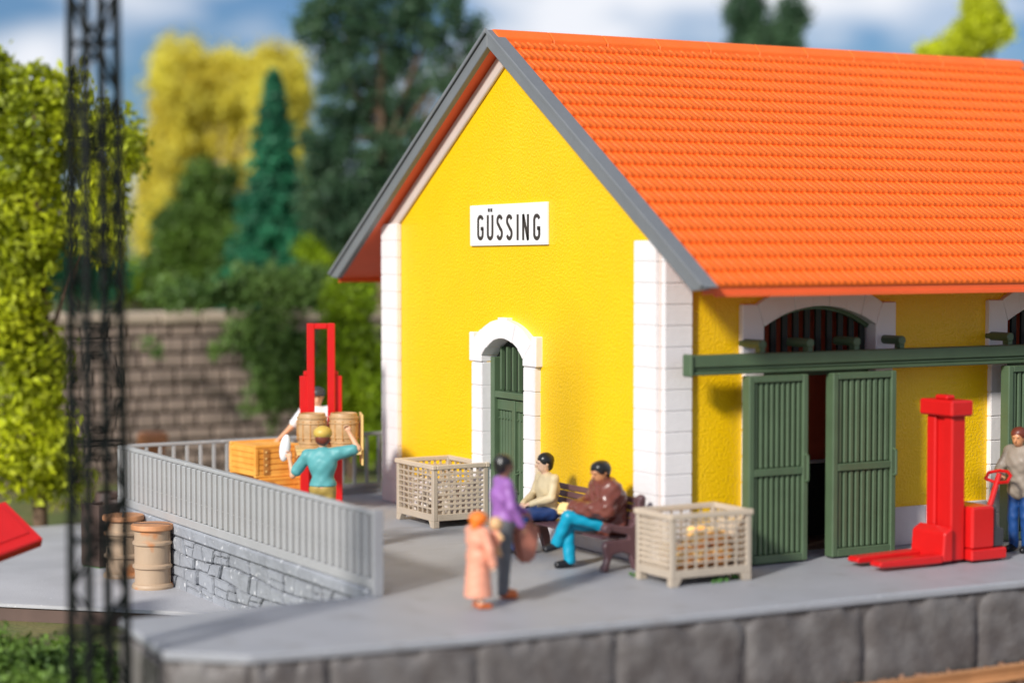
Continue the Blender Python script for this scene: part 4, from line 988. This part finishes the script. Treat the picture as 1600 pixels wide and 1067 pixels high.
# ------------------------------------------------------------------ foreground lattice mast
mp_ = at(150, 20.6, -1.12); ms = empty('lattice_mast', mp_, R(8)); tag(ms, 'tall black lattice mast of four angle legs in the left foreground', 'mast')
HT = 9.0
def leg_xy(sx, sy, z): hw_ = .262 - .0075 * z; return (sx * hw_ * .82, sy * hw_ * .82, z)
for sx in (-1, 1):
    for sy in (-1, 1):
        MB().path([leg_xy(sx, sy, 0), leg_xy(sx, sy, 4), leg_xy(sx, sy, HT)], .046, 6).build('leg', M['steel'], ms)
cs = [(-1, -1), (1, -1), (1, 1), (-1, 1)]
z = .3; k = 0
while z < HT - .5:
    for a in range(4):
        c1, c2 = cs[a], cs[(a + 1) % 4]
        if (k + a) % 2: c1, c2 = c2, c1
        MB().tube(leg_xy(*c1, z), leg_xy(*c2, z + .5), .020, n=5).build('brace', M['steel'], ms)
        if k % 2 == 0: MB().tube(leg_xy(*cs[a], z), leg_xy(*cs[(a + 1) % 4], z), .024, n=5).build('rung', M['steel'], ms)
    z += .5; k += 1

# ------------------------------------------------------------------ background stone wall
w0 = at(-150, 42.5); w1 = at(700, 48.5); dW = (w1 - w0); LWn = dW.length; dW.normalize(); aW = math.atan2(dW.y, dW.x)
bw = empty('stone_wall', (w0.x, w0.y, -1.12), aW); tag(bw, 'tall brown block wall with pale capstones behind the yard, partly under ivy', 'wall')
ZT = 3.77 - .26
MB().b2(0, LWn, 0.06, .6, 0, ZT).build('core', M['backjoint'], bw)
rs = random.Random(9); z = 0.0; cntb = 0; JV = MB()
rowi = 0
while z < ZT - .05:
    hh = rs.uniform(.29, .36); z1 = min(z + hh, ZT); x = -rs.uniform(0, .4)
    if ZT - z1 < .15: z1 = ZT
    while x < LWn:
        wd = rs.uniform(.42, .70); d = rs.uniform(0, .05)
        a, b = max(0, x + .03), min(LWn, x + wd - .03)
        if b - a > .1:
            if cntb < 296 and z > 0.3:
                MB().b2(a, b, -.02 - d, .10, z + .03, z1 - .03).build('stone', M['backstone'], bw, bevel=.03); cntb += 1
            else: JV.b2(a, b, -.02 - d, .10, z + .03, z1 - .03)
        x += wd
    z = z1
o = JV.build('stones', M['backstone'], bw); o['kind'] = 'stuff'
x = 0
while x < LWn:
    wd = rs.uniform(.9, 1.3); MB().b2(x + .01, min(x + wd, LWn) - .01, -.14, .7, ZT + .004, ZT + .26).build('capstone', M['cap'], bw, bevel=.04); x += wd
# raised land behind the wall
q0 = w0 + dW * -30; q1 = w0 + dW * 120; nW = Vector((-dW.y, dW.x, 0))
ps = [q0 + nW * .61, q1 + nW * .61, q1 + nW * 200, q0 + nW * 200]
o = MB().prism([(p.x, p.y) for p in ps], 'xy', -1.1, ZT - 1.14).build('upper_ground', M['grass']); tag(o, kind='structure')
# far hill
hc = at(350, 105); mb = MB(); ellipsoid(mb, (hc.x, hc.y, 0), (70, 16, 6.5), rz=aW, n=40, m=10); o = mb.build('hill', M['hill'], smooth=60); tag(o, kind='structure')
# grass strip beyond the yard
p_ = [at(150, 39.5), at(640, 42.5), at(640, 44.5), at(150, 42.5)]
o = MB().prism([(p.x, p.y) for p in p_], 'xy', -.868, -.80).build('verge', M['grass']); tag(o, kind='structure')
pt = at(237, 40.5, -.8); o = MB().lathe([(.16, 0), (.20, .25), (.24, .42), (.30, .44), (.30, .54), (.24, .56), (.001, .56)], n=20).build('flower_pot', M['terracotta'], smooth=40); o.location = pt; o.scale = (1, 1, 2.2)
tag(o, 'blurred terracotta pot in front of the brown block wall', 'pot')

# ------------------------------------------------------------------ trees and shrubs
def leaves(center_pts, n_per, spread, size, seed, flat=0.0):
    r = np.random.default_rng(seed); C = np.asarray(center_pts); m = len(C) * n_per
    P = np.repeat(C, n_per, 0) + r.normal(size=(m, 3)) * np.asarray(spread)
    a = r.normal(size=(m, 3)); a /= np.linalg.norm(a, axis=1)[:, None]; b = np.cross(a, r.normal(size=(m, 3))); b /= np.linalg.norm(b, axis=1)[:, None]
    s = size * r.uniform(.6, 1.3, (m, 1))
    V = np.stack([P - a * s, P - b * s * .55, P + a * s, P + b * s * .55], 1).reshape(-1, 3)
    return V, np.arange(4 * m).reshape(-1, 4)
def blob_pts(blobs, n, seed, shell=.55):
    r = np.random.default_rng(seed); out_ = []
    vol = np.array([b[3] * b[4] * b[5] for b in blobs]); vol = vol ** .67; vol /= vol.sum()
    for b, v in zip(blobs, vol):
        m = max(3, int(n * v)); d = r.normal(size=(m, 3)); d /= np.linalg.norm(d, axis=1)[:, None]; rad = r.uniform(shell, 1.0, (m, 1))
        out_.append(np.array(b[:3]) + d * rad * np.array(b[3:]))
    return np.vstack(out_)
def tree(name, label, px, depth, ztop, zbot, blobs, m, bark, size=.10, n=260, npc=45, spread=.16, seed=1, zbase=-1.12, trunk=.16, cat='tree'):
    """blobs in (image-right, away, up, rx, ry, rz), metres relative to the trunk axis; z absolute."""
    c = at(px, depth, zbase); root = empty(name, c, math.atan2(RH.y, RH.x)); tag(root, label, cat)
    bl_ = [(b[0], b[1], b[2] - zbase, b[3], b[4], b[5]) for b in blobs]
    zt = max(b[2] for b in bl_)
    tk = MB(); r = random.Random(seed)
    pts = [Vector((0, 0, 0)), Vector((r.uniform(-.1, .1), 0, zt * .35)), Vector((r.uniform(-.2, .2), 0, zt * .7)), Vector((r.uniform(-.2, .2), 0, zt))]
    tk.path(pts, [trunk, trunk * .75, trunk * .5, trunk * .2], 9)
    tko = tk.build('trunk', M[bark], root, smooth=60)
    for b in bl_:
        base_ = pts[1].lerp(pts[2], r.random()); e = Vector(b[:3])
        mid = base_.lerp(e, .5) + Vector((0, 0, .15)); MB().path([base_, mid, e], [trunk * .4, trunk * .28, trunk * .12], 7).build('limb', M[bark], tko, smooth=60)
    C = blob_pts(bl_, n, seed); V, F = leaves(C, npc, spread, size, seed + 1)
    mesh_obj('crown', V, F, M[m], root)
    return root
def U_(px, d, ref): return (px - ref) / 3197.5 * d
def blobs_px(L_, ref, d): return [((x - ref) / 3197.5 * d, a, zat(y_, d), rx / 3197.5 * d, max(rx, ry) / 3197.5 * d * .8, ry / 3197.5 * d) for x, y_, rx, ry, a in L_]
tree('broadleaf_tree', 'lime green broadleaf tree with low drooping foliage at the far left, behind the mast', 60, 37, 0, 0,
     blobs_px([(60, 190, 95, 85, 0), (160, 250, 60, 80, .3), (30, 330, 90, 100, 0), (150, 350, 45, 60, 0), (15, 480, 60, 100, -.3), (50, 560, 55, 80, 0), (45, 680, 75, 90, -.4), (90, 740, 50, 45, 0), (-10, 130, 40, 60, 0)], 60, 37),
     'leaf_lime', 'bark', .10, 700, 26, .14, 3, trunk=.14)
tree('leafy_tree', 'large yellow leaved tree behind the wall, left of the tall dark trees', 345, 62, 0, 0,
     blobs_px([(285, 135, 52, 75, 0), (435, 145, 50, 75, 0), (355, 140, 72, 60, .3), (345, 215, 50, 45, 1.2), (265, 270, 46, 90, 0), (440, 250, 50, 90, 0), (345, 240, 62, 70, .8), (255, 360, 40, 60, 0), (320, 340, 55, 50, .5)], 345, 62),
     'leaf_yellow', 'barkp', .085, 1500, 48, .17, 5, zbase=2.3, trunk=.22)
tree('bushy_tree', 'dark green bushy tree between the yellow tree and the blue green spruce', 310, 53, 0, 0,
     blobs_px([(330, 300, 42, 50, 0), (290, 370, 55, 60, 0), (360, 380, 45, 60, 0), (270, 430, 50, 50, 0), (340, 450, 60, 40, 0)], 310, 53),
     'leaf_mid', 'bark', .085, 520, 45, .15, 7, zbase=2.3)
# spruce
def spruce(px, depth, pytop, pybot, halfw, label, m, seed):
    zb = 2.3; c = at(px, depth, zb); root = empty('spruce_tree', c, 0); tag(root, label, 'tree')
    zt = zat(pytop, depth) - zb; MB().tube((0, 0, 0), (0, 0, zt), .12, .02, 8).build('trunk', M['bark'], root)
    r = np.random.default_rng(seed); C = []
    lo_ = max(0.1, zat(pybot, depth) - zb); H = zt - lo_; W = halfw / 3197.5 * depth
    for i in range(1500):
        f = r.random() ** .75; tier = (f * 13) % 1.0
        a = r.uniform(0, 6.283); rad = W * (f * 0.95 + .05) * (.50 + .62 * tier) * (1 + .25 * math.sin(a * 7 + int(f * 13) * 2.1)) * r.uniform(.6, 1)
        C.append((rad * math.cos(a), rad * math.sin(a), zt - f * H - rad * .25))
    V, F = leaves(C, 26, .07, .07, seed); mesh_obj('crown', V, F, M[m], root)
spruce(430, 51, 116, 470, 88, 'slender blue green spruce rising above the ivy covered wall', 'leaf_spruce', 4)
tree('tall_dark_tree', 'tall dark green tree with sky gaps behind the left slope of the roof', 600, 49, 0, 0,
     blobs_px([(530, 40, 55, 60, 0), (600, 30, 60, 70, 0), (680, 30, 55, 60, 0), (540, 150, 50, 70, 0), (620, 140, 55, 70, .4), (560, 250, 70, 70, 0), (650, 240, 60, 60, 0), (520, 330, 60, 70, 0), (590, 340, 60, 60, 0), (495, 50, 32, 25, 0), (700, 110, 30, 45, 0), (500, 240, 30, 60, 0), (740, 60, 22, 35, 0)], 600, 49),
     'leaf_dark', 'bark', .06, 780, 60, .12, 9, zbase=2.3, trunk=.2)
tree('tall_dark_tree', 'dark green tree top showing above the roof ridge, right of centre', 1180, 55, 0, 0,
     blobs_px([(1160, 20, 28, 40, 0), (1180, 70, 45, 45, 0), (1235, 30, 26, 26, 0), (1210, 75, 40, 30, 0)], 1180, 55), 'leaf_dark', 'bark', .07, 330, 40, .12, 12, trunk=.2)
tree('leafy_tree', 'bright yellow green tree top above the roof ridge at the far right', 1520, 48, 0, 0,
     blobs_px([(1528, 20, 22, 45, 0), (1515, 65, 36, 30, 0), (1552, 45, 20, 22, 0), (1465, 85, 30, 12, 0)], 1520, 48), 'leaf_yg', 'bark', .06, 420, 45, .10, 14, trunk=.2)
tree('shrub', 'bright green shrub in front of the brown wall, beside the shed corner', 548, 43, 0, 0,
     blobs_px([(545, 470, 38, 45, 0), (545, 540, 48, 55, 0), (575, 600, 35, 55, 0), (530, 620, 45, 50, 0), (570, 680, 40, 40, 0)], 548, 43), 'leaf_bright', 'bark', .06, 520, 42, .10, 16, trunk=.07, cat='shrub')
tree('shrub', 'small olive green bush behind the wall, under the lower end of the roof verge', 520, 50, 0, 0,
     blobs_px([(510, 395, 45, 35, 0), (560, 420, 40, 30, 0)], 520, 50), 'leaf_bright', 'bark', .06, 140, 40, .12, 18, zbase=2.3, trunk=.07, cat='shrub')
# ivy over the wall
iv = empty('ivy', at(430, 45.3, -1.1), aW); tag(iv, 'green ivy spilling over the top of the brown block wall', 'ivy')
C = []; r = np.random.default_rng(31)
def ivp(px, py, d): return np.array(at(px, d, zat(py, d))) 
for (x, y_, rx, ry, n_) in ((320, 462, 60, 13, 80), (400, 452, 70, 22, 170), (470, 455, 55, 26, 150), (405, 520, 38, 30, 110), (440, 560, 40, 45, 130), (425, 620, 26, 30, 50), (470, 600, 25, 35, 50), (340, 545, 9, 7, 5), (235, 540, 9, 7, 5)):
    for k in range(n_):
        X = x + r.normal() * rx * .55; Y = y_ + r.normal() * ry * .6; C.append(ivp(X, Y, 44.3 + (X - 300) * .0055 + r.uniform(-.5, .1)))
Rz = np.array(Matrix.Rotation(-aW, 3, 'Z')); C = (np.array(C) - np.array(iv.location)) @ Rz.T
V, F = leaves(C, 26, .09, .065, 33); mesh_obj('leaf_mass', V, F, M['leaf_ivy'], iv)
for k in range(7):
    a = C[k * 97 % len(C)]; x_ = 17 + k * .55
    MB().path([Vector((x_, -.10, 0.2)), Vector((x_ + .1, -.14, 1.6)), Vector((x_ - .1, -.18, 3.2))], .025, 5).build('stem', M['bark'], iv)
# undergrowth at the lower left corner
c = at(30, 25.0, -1.12); sh = empty('undergrowth', c); tag(sh, 'yellow green undergrowth in the bottom left corner below the yard slab', 'undergrowth')
C = blob_pts([(0, 0, .15, .9, .7, .25), (.6, -.6, .1, .6, .6, .22), (-.5, .4, .2, .7, .6, .3), (-.2, -1.6, .1, .9, .9, .2)], 300, 41, .2); V, F = leaves(C, 40, .08, .05, 42); mesh_obj('leaf_mass', V, F, M['leaf_mid'], sh)
# low bushes behind the wall filling the gaps
for i, (px, d, py, rx, ry, m, lb) in enumerate(((215, 56, 440, 45, 30, 'leaf_bright', 'low light green bush behind the wall, right of the mast'), (620, 52, 400, 60, 60, 'leaf_mid', 'mid green bush behind the wall beside the shed corner stones'), (-20, 50, 330, 110, 90, 'leaf_dark', 'dark green bush behind the lime tree at the left edge'), (120, 52, 420, 70, 55, 'leaf_spruce', 'blue green bush behind the mast and the lime tree'))):
    tree('shrub', lb, px, d, 0, 0, blobs_px([(px - rx * .4, py, rx * .7, ry, 0), (px + rx * .4, py + 10, rx * .7, ry * .8, .3)], px, d), m, 'bark', .07, 160, 40, .15, 50 + i, zbase=2.3, trunk=.08, cat='shrub')
